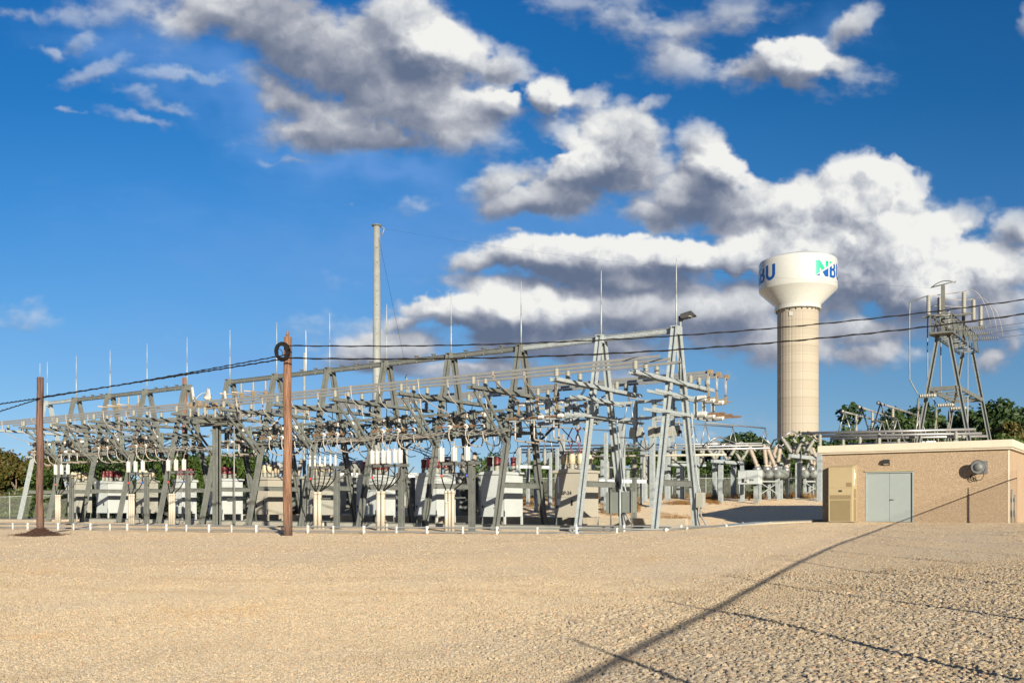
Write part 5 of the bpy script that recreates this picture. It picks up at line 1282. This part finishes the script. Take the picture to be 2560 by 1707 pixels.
for k, (a, c) in enumerate((((1764,1056,60),(1913,1070,72)), ((1600,1040,58),(1735,1068,72)), ((1640,1052,60),(1832,1067,74)), ((1572,992,56),(1690,1020,64)), ((1330,1064,60),(1560,1078,72)), ((1240,1072,66),(1370,1066,60)))):
    t = thing('raised_bus', f'thin raised tube on V struts left of the water tower, {ORD[k]} of six', 'bus tube', (0, 0, 0), 'raised tubes on V struts'); A_, C_ = at_depth(*a), at_depth(*c)
    t.location = A_; MB().tube([Vector((0, 0, 0)), C_-A_], .05, 8).build('tube', M['alu'], t)
    for q, s in ((A_, 1), (C_, 1)):
        for dx in (-.45, .45): MB().tube([q-A_, q-A_+Vector((dx, 0, -1.9-.2*abs(dx)))], .035, 6).build('strut', M['alu_tube'], t)
for k, (a, c) in enumerate((((2106,1028,69),(2205,1054,77.6)), ((2148,1017,66),(2243,1047,74.6)), ((2196,1007,63),(2300,1040,71)))):
    A_, C_ = at_depth(*a), at_depth(*c)
    t = thing('raised_bus', f'ball ended raised tube on V struts above the building roof, {["lowest","middle","highest"][k]} of three', 'bus tube', A_, 'ball ended raised tubes')
    MB().tube([Vector((0, 0, 0)), C_-A_], .075, 8).build('tube', M['alu'], t)
    b = MB(); b.lathe((0, 0, -.14), (0, 0, 1), [(.02, 0), (.11, .05), (.15, .14), (.11, .23), (.02, .28)], 12); b.build('ball_end', M['alu_tube'], t)
    for q in (Vector((.1, .2, 0)), C_-A_):
        for dx in (-.75, .75): MB().tube([q, q+Vector((dx*.8, 0, -2.0))], .05, 6).build('strut', M['alu_tube'], t)
    q = (C_-A_)*.32; MB().lathe(q+Vector((0, 0, -1.9)), (0, 0, 1), sheds(.07, .12, 1.85, 12, .08), 10).build('insulator', M['porcelain'], t)
for k, (px, yt, yb, d) in enumerate(((2050,1085,1118,55),(2108,1098,1116,60),(2150,1092,1116,56),(2198,1082,1112,54.5),(2246,1093,1112,57),(2390,1078,1100,54),(2408,1083,1102,56))):
    a = at_depth(px, yb, d); g = gz(a); hb = a.z-g; t = thing('post_insulator', f'upright ribbed insulator under the shiny tubes above the roof, {ORD[k]} from the water tower', 'insulator', (a.x, a.y, g), 'upright insulators behind the roof')
    MB().box(-.1, .1, -.1, .1, -.2, hb).build('stand', M['steel_new'], t); L = (yb-yt)*d/FPX; insulator(.12, L, 6, (0, 0, hb)).build('insulator', M['porcelain'], t)
a = at_depth(1586, 1190, 50); t = thing('post_insulator', 'tall two piece ribbed insulator on a dark post behind the green grey control cabinet', 'insulator', (a.x, a.y, gz(a)))
MB().box(-.1, .1, -.1, .1, -.2, a.z-gz(a)).build('stand', M['steel'], t); insulator(.17, .95, 14, (0, 0, a.z-gz(a)), seg=14).build('insulator', M['porcelain'], t)
# dead tank breaker with its control box
def hv_breaker(px, d, label, boxed, s=1.0):
    p = at_depth(px, 1260, d); g = gz(p); k = d/FPX; t = thing('high_voltage_breaker', label, 'circuit breaker', (p.x, p.y, g), 'high voltage breakers')
    def L(x, y): return at_depth(px+x, y, d)-Vector((p.x, p.y, g))
    for x in (-18, 28):
        for dy in (0, 1.6): q = L(x, 1190); MB().box(q.x-.07, q.x+.07, q.y-.07+dy, q.y+.07+dy, -.2, q.z).build('leg', M['steel_new'], t)
    b = MB(); q0, q1 = L(-18, 1236), L(28, 1205); b.bar(q0, q1, .05, .05); q0, q1 = L(-18, 1205), L(28, 1236); b.bar(q0, q1, .05, .05); b.bar(L(-18, 1203), L(28, 1203), .06, .1); b.build('brace', M['gantry'], t)
    for j in range(3):
        q = L(-16+j*22, 1184)+Vector((0, -.4, 0)); MB().lathe(q, (0, 1, 0), [(.1, 0), (.26, .05), (.29, .15), (.29, 1.9), (.26, 2.05), (.1, 2.1)], 20).build('tank', M['gantry'], t)
        for e, (dx, dy) in enumerate(((-.32, .15), (.25, 1.5))):
            u = q+Vector((dx*.3, dy, .35)); mb = MB(); mb.lathe(u, (dx*(1.2 if j != 1 else .3), dy*.2-.1, 1), [(.16, 0), (.16, .2)]+[(r, z+.2) for r, z in sheds(.09, .15, 1.25, 13, .06)], 12)
            mb.build('bushing', M['porc_tan'], t)
            MB().lathe(q+Vector((dx*.2, dy, .12)), (dx*(1.2 if j != 1 else .3), dy*.2-.1, 1), [(.12, 0), (.25, .02), (.25, .30), (.12, .32)], 16).build('collar', M['alu_tube'], t)
    if boxed:
        q = L(-10, 1211); wdt = 53*k; b = MB(); b.box(q.x-wdt*.72, q.x+wdt*.28, q.y-1.7, q.y-1.1, q.z, q.z+.83); bx = b.build('control_box', M['cabinet'], t, bevel=.015)
        y = q.y-1.704; x0 = q.x-wdt*.72
        MB().box(x0+wdt*.42, x0+wdt*.43, y, y+.003, q.z+.05, q.z+.78).build('door_seam', M['cabinet_dark'], bx)
        MB().box(x0+wdt*.18, x0+wdt*.30, y-.004, y+.003, q.z+.10, q.z+.33).build('window', M['black'], bx)
        MB().box(x0+wdt*.33, x0+wdt*.40, y-.004, y+.003, q.z+.08, q.z+.17).build('plate', M['black'], bx)
        MB().box(x0+wdt*.47, x0+wdt*.51, y-.004, y+.003, q.z+.08, q.z+.28).build('notice', M['white'], bx)
        text('2970', .15, M['black'], bx, (x0+wdt*.64, y-.006, q.z+.24), bold=.003)
        for u in range(4): MB().tube([(q.x-.05+u*.07, q.y-1.4, -.2), (q.x-.05+u*.07, q.y-1.4, q.z)], .025, 6).build('conduit', M['steel_new'], t)
    return t
hv_breaker(1918, 57, 'silver tank breaker with tan bushings and a grey box numbered 2970', True)
hv_breaker(2030, 60, 'second silver tank breaker half hidden by the building corner', False)
hv_breaker(1420, 66, 'silver tank breaker seen far behind the marked tan cabinet', False)

# ------------------------------------------------------------------ lattice gantry above the building
GX, GY = -11.7, 62.8; g0 = 1.65
t = thing('lattice_gantry', 'four legged steel gantry with a lattice box girder standing behind the building', 'gantry', (GX, GY, g0))
zt_, LY = 11.7-g0, 8.4
for yy_ in (0, LY):
    for s in (-1, 1):
        MB().ibeam((s*2.08, yy_, -.2), (s*.30, yy_, zt_), .22, .22, .03, up=(1, 0, 0)).build('leg', M['gantry'], t)
    for z in (8.35-g0, 4.75-g0):
        w = .30+(2.08-.3)*(1-z/zt_); MB().channel((-w, yy_, z), (w, yy_, z), .1, .24, .02).build('tie_beam', M['steel'], t)
for s in (-1, 1): z = 8.35-g0; w = .30+(2.08-.3)*(1-z/zt_); MB().channel((s*w, 0, z), (s*w, LY, z), .1, .24, .02).build('tie_beam', M['steel'], t)
b = MB()
for k in range(5):
    z = 8.35-g0; y = LY*(k+.5)/5; b.bar((-.85, y, z), (.85, y, z), .06, .08)
b.bar((-.8, .2, 8.3-g0), (.8, LY-.2, 8.3-g0), .06, .06); b.bar((.8, .2, 8.3-g0), (-.8, LY-.2, 8.3-g0), .06, .06); b.build('platform_brace', M['steel'], t)
b = MB(); y0, y1 = -.8, LY+.5
for sx_ in (-.6, .6):
    for z in (zt_, zt_+1.1): b.angle((sx_, y0, z), (sx_, y1, z), .11, .02)
n = 11
for k in range(n):
    ya, yb_ = y0+(y1-y0)*k/n, y0+(y1-y0)*(k+1)/n
    for sx_ in (-.6, .6):
        b.bar((sx_, ya, zt_), (sx_, ya, zt_+1.1), .05, .05); b.bar((sx_, ya, zt_ if k % 2 else zt_+1.1), (sx_, yb_, zt_+1.1 if k % 2 else zt_), .05, .05)
    for z in (zt_, zt_+1.1): b.bar((-.6, ya, z), (.6, ya, z), .05, .05); b.bar((-.6, ya, z), (.6, yb_, z), .04, .04)
b.build('box_girder', M['steel'], t)
MB().box(-.7, .7, -.9, .2, zt_-.08, zt_-.02).build('end_plate', M['steel_dark'], t)
for x_, y_, z_ in ((0, -.1, 14.7), (.1, 6.2, 14.1)): MB().ibeam((x_, y_, zt_), (x_, y_, z_-g0), .2, .2, .03, up=(0, 1, 0)).build('mast', M['steel_dark'], t)
b = MB(); b.tube(arc((-.7, -.1, 14.62-g0), (0, -.1, 15.2-g0), (.7, -.1, 14.75-g0), 10), .03, 6); b.tube([(-.6, -.1, 14.66-g0), (.75, -.1, 14.84-g0)], .035, 6); b.build('bracket', M['steel'], t)
gi = []
for (x, y, L) in ((-.75, -.5, 1.25), (-.3, .4, 1.25), (-.65, 2.8, 1.2), (-.6, 4.9, 1.2), (1.15, .1, 1.35), (1.25, 2.8, 1.35), (1.3, 5.2, 1.35)):
    b = MB(); insulator(.14, L, 10, (x, y, zt_+1.14), mb=b, seg=12); b.build('insulator', M['porcelain'], t); gi.append((x, y, zt_+1.14+L))
b = MB()
for y in (.1, 2.8, 5.2): b.bar((.3, y, zt_+1.1), (1.6, y, zt_+1.1), .14, .1)
for y in (-.5, 2.8, 4.9): b.bar((-1.1, y, zt_+1.08), (0, y, zt_+1.08), .14, .1)
b.build('outrigger', M['steel_dark'], t)
for k, (y, dz) in enumerate(((.8, -.15), (3.2, -.1), (5.7, -.05))):
    b = MB(); z = zt_+.45+dz
    for j in range(12): b.lathe((.75+j*.13, y, z-j*.004), (1, 0, 0), [(.02, 0), (.11, .02), (.12, .05), (.02, .07)], 10)
    b.build('string_insulator', M['steel_dark'], t)
    b = MB(); e = Vector((2.35, y, z-.05)); b.tube([e, e+Vector((30, 0, 1.5))], .012, 5); q = gi[4+k]
    b.tube(arc(q, (q[0]+1.0, q[1], q[2]+.5), e+Vector((.2, 0, 0)), 10), .014, 6); b.tube(arc(gi[k], (0, y, gi[k][2]+.2), q, 6), .024, 6)
    b.build('conductor', M['jumper'], t)
for k, (x, y, zb_) in enumerate(((-1.85, -.5, 8.9), (-1.3, 2.0, 8.5), (-1.0, 4.6, 8.5))):
    q = gi[(0, 2, 3)[k]]; b = MB()
    b.tube(spline([q, (x+.5, y, q[2]-.15), (x+.12, y, q[2]-.3), (x, y, q[2]-.8), (x, y, zb_-g0+.4), (x+.05, y, zb_-g0), (x+.5, y, zb_-g0-.9)], 5), .04, 8); b.build('drop_pipe', M['gantry'], t)
    u = Vector((x+.5, y, zb_-g0-1.0)); insulator(.14, 1.0, 9, u+Vector((.05, 0, 0)), (1, 0, 0)).build('insulator', M['porcelain'], t)
    b = MB(); b.lathe(u+Vector((0, 0, -.9)), (0, 0, 1), [(.05, 0), (.1, .2), (.05, .8)], 8); b.build('clamp', M['steel_dark'], t)
    b = MB()
    for dx in (-.1, .1): b.tube([u+Vector((0, 0, -.8)), u+Vector((dx, 0, -2.0)), u+Vector((dx*3, 0, -3.3))], .025, 5)
    b.build('dropper', M['jumper'], t)
MB().tube([(.8, 3.5, -.2), (.8, 3.5, zt_)], .04, 6).build('conduit', M['alu'], t)
# pale distant sheds glimpsed between cabinets
for (x0, x1, y0, y1, d, nm) in ((838,892,1192,1253,72,'left of the six arrester riser'),(968,1012,1188,1250,76,'right of the six arrester riser'),(1012,1030,1118,1140,84,'above the middle transformer')):
    pass
for (px0, px1, yt, d, lab) in ((846,905,1180,70,'white corrugated shed glimpsed between cabinets left of the middle riser'),(985,1040,1184,78,'white corrugated shed glimpsed right of the middle riser')):
    a, c = at_depth(px0, yt, d), at_depth(px1, yt, d); t = thing('metal_shed', lab, 'shed', (a.x, a.y, 0), 'white sheds in the distance', rz=YAW); w = (c-a).length
    b = MB(); n = int(w/.12)
    vs = []
    for k in range(n+1):
        for z in (-.2, a.z): vs.append((w*k/n, .03*(k % 2), z))
    b._add(vs, [(2*k, 2*k+2, 2*k+3, 2*k+1) for k in range(n)]); b.box(0, w, .05, 3, -.2, a.z-.02); b.build('wall', M['white'], t)
    MB().box(-.1, w+.1, -.15, 3.1, a.z, a.z+.08).build('roof', M['steel_new'], t)
# ------------------------------------------------------------------ trees
def leaf_mat(name, cols, trans=.25):
    cols = [tuple(x*.8 for x in c) for c in cols]
    m = bpy.data.materials.new(name); m.use_nodes = True; nt = NT(m.node_tree); b = nt.n['Principled BSDF']
    g = nt.node('ShaderNodeNewGeometry'); tcn = nt.node('ShaderNodeTexCoord')
    f = nt.math('ADD', nt.math('MULTIPLY', g.outputs['Random Per Island'], .55), nt.math('MULTIPLY', nt.noise(tcn.outputs['Object'], .55, 3, .6), .6))
    c = nt.ramp(nt.math('SUBTRACT', f, .08), [(i/(len(cols)-1), cc_) for i, cc_ in enumerate(cols)])
    nt.put(b.inputs['Base Color'], c); b.inputs['Roughness'].default_value = .6; b.inputs['Specular IOR Level'].default_value = .25
    tr = nt.node('ShaderNodeBsdfTranslucent'); nt.put(tr.inputs[0], c); mx = nt.node('ShaderNodeMixShader'); mx.inputs[0].default_value = trans
    out = nt.n['Material Output']; nt.l.new(b.outputs[0], mx.inputs[1]); nt.l.new(tr.outputs[0], mx.inputs[2]); nt.l.new(mx.outputs[0], out.inputs[0])
    return m
M['leaf'] = leaf_mat('green_leaves', [(.018,.035,.008),(.035,.065,.012),(.055,.095,.016),(.085,.12,.02)])
M['leaf_dark'] = leaf_mat('dark_leaves', [(.010,.022,.008),(.020,.042,.012),(.035,.065,.016),(.05,.08,.02)])
M['leaf_autumn'] = leaf_mat('rusty_leaves', [(.025,.04,.010),(.05,.062,.012),(.09,.065,.014),(.14,.075,.018)])
M['bark'] = pmat('grey_brown_bark', (.14,.11,.08), .9, 0, .3, 5, bump=.5)
def leaves(rg, blobs, n, size, mat, parent, name='crown'):
    w = np.array([b_[3]**2 for b_ in blobs]); w = w/w.sum(); pick = rg.choice(len(blobs), n, p=w)
    c = np.array([b_[:3] for b_ in blobs])[pick]; r = np.array([b_[3] for b_ in blobs])[pick]
    d = rg.normal(size=(n, 3)); d /= np.linalg.norm(d, axis=1)[:, None]; rad = r*(1-.45*rg.random(n)**1.6)*(1+.12*rg.normal(size=n))
    P_ = c+d*rad[:, None]*np.array([1, 1, .85]); P_[:, 2] = np.maximum(P_[:, 2], .25)
    nrm = d+.9*rg.normal(size=(n, 3)); nrm /= np.linalg.norm(nrm, axis=1)[:, None]
    a = np.cross(nrm, rg.normal(size=(n, 3))); a /= np.linalg.norm(a, axis=1)[:, None]; b_ = np.cross(nrm, a)
    s = size*rg.uniform(.6, 1.4, n)[:, None]
    V = np.stack([P_-a*s, P_-b_*s*.55, P_+a*s, P_+b_*s*.55+nrm*s*.2], 1).reshape(-1, 3)
    me = bpy.data.meshes.new(name); me.vertices.add(len(V)); me.vertices.foreach_set('co', V.astype('f').ravel())
    me.loops.add(4*n); me.loops.foreach_set('vertex_index', np.arange(4*n, dtype='i')); me.polygons.add(n)
    me.polygons.foreach_set('loop_start', np.arange(0, 4*n, 4, dtype='i')); me.polygons.foreach_set('loop_total', np.full(n, 4, 'i')); me.update(); me.validate()
    me.materials.append(mat); o = bpy.data.objects.new(name, me); COL.objects.link(o); o.parent = parent; return o
def limbs(mb, rg, p, d, L, r, depth, tips, spread=.55):
    q = p+d*L; mid = p.lerp(q, .5)+Vector(rg.normal(0, .05*L, 3)); mb.tube([p, mid, q], [r, r*.85, r*.68], 6, False)
    if depth == 0: tips.append(q); return
    for k in range(rg.integers(2, 4)):
        nd = (d+Vector(rg.normal(0, spread, 3))+Vector((0, 0, .18))).normalized(); limbs(mb, rg, q, nd, L*rg.uniform(.62, .85), r*.62, depth-1, tips, spread)
def tree_proto(seed, mat, n=9500, size=.15, bare=False):
    """unit tree about 6 m high, 6 m across"""
    rg = np.random.default_rng(seed); t = thing('tree', 'tree', 'tree'); b = MB(); tips = []
    for k in range(1 if not bare else 2): limbs(b, rg, Vector((k*.3, 0, -.3)), Vector((rg.normal(0, .1), rg.normal(0, .1), 1)).normalized(), 1.7, .17, 4 if bare else 3, tips, .6)
    b.build('trunk', M['bark'], t)
    blobs = [(*q, rg.uniform(.5, 1.05)) for q in tips]
    for k in range(9): a = rg.uniform(0, 6.28); rr = rg.uniform(.6, 2.2); blobs.append((rr*math.cos(a), rr*math.sin(a), rg.uniform(1.2, 4.6), rg.uniform(.6, 1.1)))
    for k in range(6): a = rg.uniform(0, 6.28); rr = rg.uniform(.8, 2.4); blobs.append((rr*math.cos(a), rr*math.sin(a), rg.uniform(.6, 1.4), rg.uniform(.7, 1.0)))
    leaves(rg, blobs, n if not bare else 700, size, mat, t)
    zs = max(bb[2]+bb[3] for bb in blobs); return t, zs
protos = {}
for nm, sd, mt in (('g1', 1, 'leaf'), ('g2', 2, 'leaf'), ('d1', 3, 'leaf_dark'), ('d2', 4, 'leaf_dark'), ('a1', 5, 'leaf_autumn'), ('b1', 6, 'leaf_autumn')):
    protos[nm] = [*tree_proto(sd, M[mt], bare=nm == 'b1'), False]
TREES = [(-30,1120,150,92,'a1'),(28,1150,110,84,'a1'),(66,1096,110,96,'b1'),(90,1135,120,90,'a1'),(150,1150,110,82,'g1'),(135,1120,90,100,'b1'),(205,1140,120,92,'g2'),(258,1128,110,98,'g1'),
 (312,1135,120,90,'d1'),(372,1122,120,98,'g2'),(432,1130,110,92,'g1'),(492,1118,110,100,'d2'),(548,1128,100,94,'g2'),(602,1106,110,98,'g1'),(655,1150,70,102,'d1'),
 (1236,1128,90,104,'g1'),(1300,1155,90,100,'g2'),(1345,1150,90,108,'g1'),(1402,1135,110,98,'g2'),(1462,1128,110,104,'g1'),(1520,1105,110,98,'g2'),(1580,1122,110,106,'d1'),(1640,1130,110,98,'g2'),(1700,1122,110,104,'d2'),
 (1752,1105,100,98,'d1'),(1822,1080,150,110,'d2'),(1868,1086,120,108,'d1'),(1905,1110,80,100,'g2'),(1955,1120,80,96,'g1'),(2034,1074,130,100,'g1'),(2090,1100,90,104,'d1'),(2134,1062,120,108,'g2'),(2222,1004,170,112,'d1'),(2185,1058,110,104,'g1'),
 (2290,1060,90,100,'d2'),(2345,1034,80,110,'g2'),(2395,1040,90,106,'d1'),(2450,1062,80,100,'g2'),(2500,1052,110,92,'a1'),(2530,1002,210,100,'d1'),(2480,1016,150,104,'d2'),(2300,1046,120,104,'d1'),(2260,1036,110,106,'g2'),(2370,1052,120,100,'d2'),(2590,1020,150,96,'d2'),(2545,1080,110,84,'g1'),(2020,1150,90,88,'g2'),(1780,1160,100,86,'g1'),(1560,1165,100,86,'g2'),(1420,1170,90,86,'g1'),(1690,1165,100,88,'g2')]
kind = {'g1': 'mid green bushy tree', 'g2': 'yellowish green leafy tree', 'd1': 'dark green dense tree', 'd2': 'very dark rounded tree', 'a1': 'rust and olive coloured tree', 'b1': 'nearly bare tree with a few brown leaves'}
def where(px):
    for lim, s in ((20, 'at the edge of the photo beyond the mulched pole'), (130, 'behind the mulched wooden pole'), (240, 'behind the far end A-frame'), (480, 'behind the far half of the frame row'), (680, 'behind the switch post and its neighbours'), (1330, 'glimpsed behind the numbered cabinet 912'),
                   (1500, 'behind the tan cabinet marked SP-24'), (1680, 'behind the two bright A-frames'), (1800, 'between the end A-frame and the numbered breaker'), (1930, 'behind the numbered breaker'), (2060, 'at the foot of the water tower'), (2180, 'just right of the water tower'), (2300, 'behind the ball ended tubes'), (2420, 'between the gantry legs'), (2480, 'beside the far gantry leg'), (9999, 'over the right end of the building roof')):
        if px < lim: return s
cnt = {}
for px, yt, wpx, d, kd in sorted(TREES):
    p = at_depth(px, 1260, d); g = gz(p)-.1; H = at_depth(px, yt, d).z-g; pr = protos[kd]
    key = (kd, where(px)); cnt[key] = cnt.get(key, 0)+1; c_ = cnt[key]
    lab = f'{kind[kd]} {where(px)}'+('' if c_ == 1 else f', {ORD[c_-1]} from its left')
    rz_ = (px*.37) % 6.28
    if not pr[2]: o = pr[0]; pr[2] = True; o.location = (p.x, p.y, g); o.rotation_euler = (0, 0, rz_)
    else: o = copy_tree(pr[0], (p.x, p.y, g), rz=rz_)
    w = wpx*d/FPX/4.6*1.25; o.scale = (w, w, H/pr[1]); o['label'] = lab; o['group'] = 'trees beyond the yard'; o.name = 'tree'
# continuous undergrowth behind the back fence
rg = np.random.default_rng(77); blobs = []
for k in range(230):
    px = rg.uniform(1180, 2640); p = at_depth(px, 1260, rg.uniform(88, 98)); blobs.append((p.x, p.y, gz(p)+rg.uniform(.3, 2.2), rg.uniform(.7, 1.5)))
for k in range(150):
    px = rg.uniform(-60, 720); p = at_depth(px, 1260, rg.uniform(78, 88)); blobs.append((p.x, p.y, gz(p)+rg.uniform(.0, 2.0), rg.uniform(.7, 1.4)))
o = leaves(rg, blobs, 60000, .15, M['leaf'], None, 'undergrowth'); tag(o, 'dense green undergrowth filling the gap beneath the distant trees', 'undergrowth', kind='stuff')
# dry grass on the rise
M['straw'] = leaf_mat('dry_grass', [(.10,.048,.014),(.17,.088,.026),(.25,.14,.046),(.32,.21,.085)], .15)
def grass():
    rg = np.random.default_rng(12); X = []; 
    def add(n, px0, px1, y0, y1, hh):
        px = rg.uniform(px0, px1, n); py = rg.uniform(y0, y1, n)
        # walk out until the sight line meets the slope
        t_ = (px-1280)/FPX; v_ = (1260-py)/FPX; d = np.full(n, 34.0); hit = np.zeros(n, bool)
        for k in range(220):
            x = t_*d*CA-d*SA; y = t_*d*SA+d*CA; z = ground_z(x, y); below = (EYE+v_*d) <= z; hit |= below; d = np.where(hit, d, d+.2)
        ok = hit & (d < 74); x = (t_*d*CA-d*SA)[ok]; y = (t_*d*SA+d*CA)[ok]
        keep = (np.sin(x*.8+1)*np.sin(y*.7)+.5*np.sin(x*2.1+y*1.7)+.4*rg.normal(size=len(x))) > .1
        X.append(np.stack([x[keep], y[keep], ground_z(x, y)[keep], np.full(keep.sum(), hh)], 1))
    add(5200, 1290, 2052, 1241.5, 1246, .42); add(1400, 1290, 1420, 1248, 1266, .22); add(1800, 1500, 1600, 1246, 1290, .2); add(2600, 1640, 1800, 1247, 1262, .2); add(700, 1640, 1760, 1280, 1298, .10); add(500, 1800, 2040, 1246, 1275, .07); add(900, 1300, 1540, 1266, 1298, .10)
    P_ = np.concatenate(X); n = len(P_); m = 5; P_ = np.repeat(P_, m, 0); n *= m
    base = P_[:, :3]+np.c_[rg.normal(0, .09, (n, 2)), np.zeros(n)-.02]; h = P_[:, 3]*rg.uniform(.4, 1.2, n); lean = rg.normal(0, .35, (n, 2))*h[:, None]
    a = rg.uniform(0, 6.28, n); wv = np.c_[np.cos(a), np.sin(a), np.zeros(n)]*.010; tip = base+np.c_[lean, h]
    V = np.stack([base-wv, base+wv, tip], 1).reshape(-1, 3); me = bpy.data.meshes.new('dry_grass'); me.from_pydata(V.tolist(), [], np.arange(3*n).reshape(-1, 3).tolist()); me.materials.append(M['straw'])
    o = bpy.data.objects.new('dry_grass', me); COL.objects.link(o); tag(o, 'rusty dry grass in patches on the gravel rise behind the frames', 'grass', kind='stuff')
grass()
# ------------------------------------------------------------------ chain link fences
def chain_mat():
    m = bpy.data.materials.new('chain_link_wire'); m.use_nodes = True; nt = NT(m.node_tree); b = nt.n['Principled BSDF']
    tcn = nt.node('ShaderNodeTexCoord'); s = nt.node('ShaderNodeSeparateXYZ'); nt.put(s.inputs[0], tcn.outputs['UV'])
    def band(op):
        q = nt.math('FRACT', nt.math('MULTIPLY', nt.math(op, s.outputs[0], s.outputs[1]), 12.0)); return nt.math('LESS_THAN', q, .10)
    al = nt.math('MAXIMUM', band('ADD'), band('SUBTRACT'))
    nt.put(b.inputs['Alpha'], al); b.inputs['Base Color'].default_value = (.30, .31, .30, 1); b.inputs['Metallic'].default_value = .4; b.inputs['Roughness'].default_value = .5
    return m
M['chain'] = chain_mat()
M['chain_far'] = pmat('fine_chain_link_wire', (.22,.23,.21), .7, 0, .05, 3)
M['chain_far'].node_tree.nodes['Principled BSDF'].inputs['Alpha'].default_value = .20
def fence(pts, label, h=1.9, arm=.35, name='chain_link_fence', pr=.03, armdir=None, rail=.022, mesh='chain_far'):
    """pts: post positions on the ground"""
    o0 = Vector(pts[0]); t = thing(name, label, 'fence', o0); me = bpy.data.meshes.new('mesh_panel'); V = []; F = []; UV = []; s = 0
    for k in range(len(pts)-1):
        a, c = Vector(pts[k])-o0, Vector(pts[k+1])-o0; L = (c-a).length; n = len(V)
        V += [a, c, c+Vector((0, 0, h)), a+Vector((0, 0, h))]; F.append((n, n+1, n+2, n+3)); UV += [(s, 0), (s+L, 0), (s+L, h), (s, h)]; s += L
    me.from_pydata([tuple(v) for v in V], [], F); uv = me.uv_layers.new(name='UVMap'); uv.data.foreach_set('uv', np.array(UV, 'f').ravel()); me.materials.append(M[mesh])
    o = bpy.data.objects.new('mesh_panel', me); COL.objects.link(o); o.parent = t
    P_ = [Vector(p)-o0 for p in pts]; MB().tube([p+Vector((0, 0, h)) for p in P_], rail, 6).build('top_rail', M['steel_new'], t)
    for i, p in enumerate(P_):
        dr = (P_[min(i+1, len(P_)-1)]-P_[max(i-1, 0)]).normalized(); nv = armdir or dr.cross(Vector((0, 0, 1)))
        b = MB(); b.tube([p-Vector((0, 0, .2)), p+Vector((0, 0, h+.05))], pr, 8); b.tube([p+Vector((0, 0, h+.03)), p+Vector((0, 0, h+.03+arm*.85))+nv*arm*.5], pr*.6, 6); b.build('post', M['steel_new'], t)
    b = MB()
    for q in (.35, .65, .95): b.tube([p+Vector((0, 0, h+.03+arm*.85*q))+( (armdir or (P_[1]-P_[0]).normalized().cross(Vector((0, 0, 1))))*arm*.5*q) for p in P_], .004, 4)
    b.build('barbed_wire', M['steel'], t); return t
def line_pts(px0, px1, d0, d1, n):
    out = []
    for k in range(n+1):
        p = at_depth(px0+(px1-px0)*k/n, 1260, 1/((1-k/n)/d0+(k/n)/d1)); p.z = gz(p)-.02; out.append(p)
    return out
fence(line_pts(-60, 700, 70, 76, 9), 'chain link fence with angled barbed wire arms behind the mulched pole', 1.95)
fence(line_pts(1180, 2600, 78, 78, 17), 'chain link fence with barbed wire running behind the rear yard', 1.75)
# the fence beside the photographer, out of the picture, whose shadow crosses the gravel
FP = [(.0,-6.9),(1.5,-3.4),(2.98,.10),(4.39,3.36),(5.89,7.0),(7.46,10.6),(9.3,14.5),(11.0,18.0),(12.75,21.4),(14.5,24.9),(16.2,28.3),(17.95,31.8),(19.75,35.4),(21.5,39.0)]
fp = []
for r_, d_ in FP: p = W(r_, d_); p.z = gz(p)-.02; fp.append(p)
fence(fp, 'tall chain link fence whose long shadow falls across the gravel', 2.1, .34, pr=.030, armdir=Vector((0, 0, 0)), rail=.023, mesh='chain')
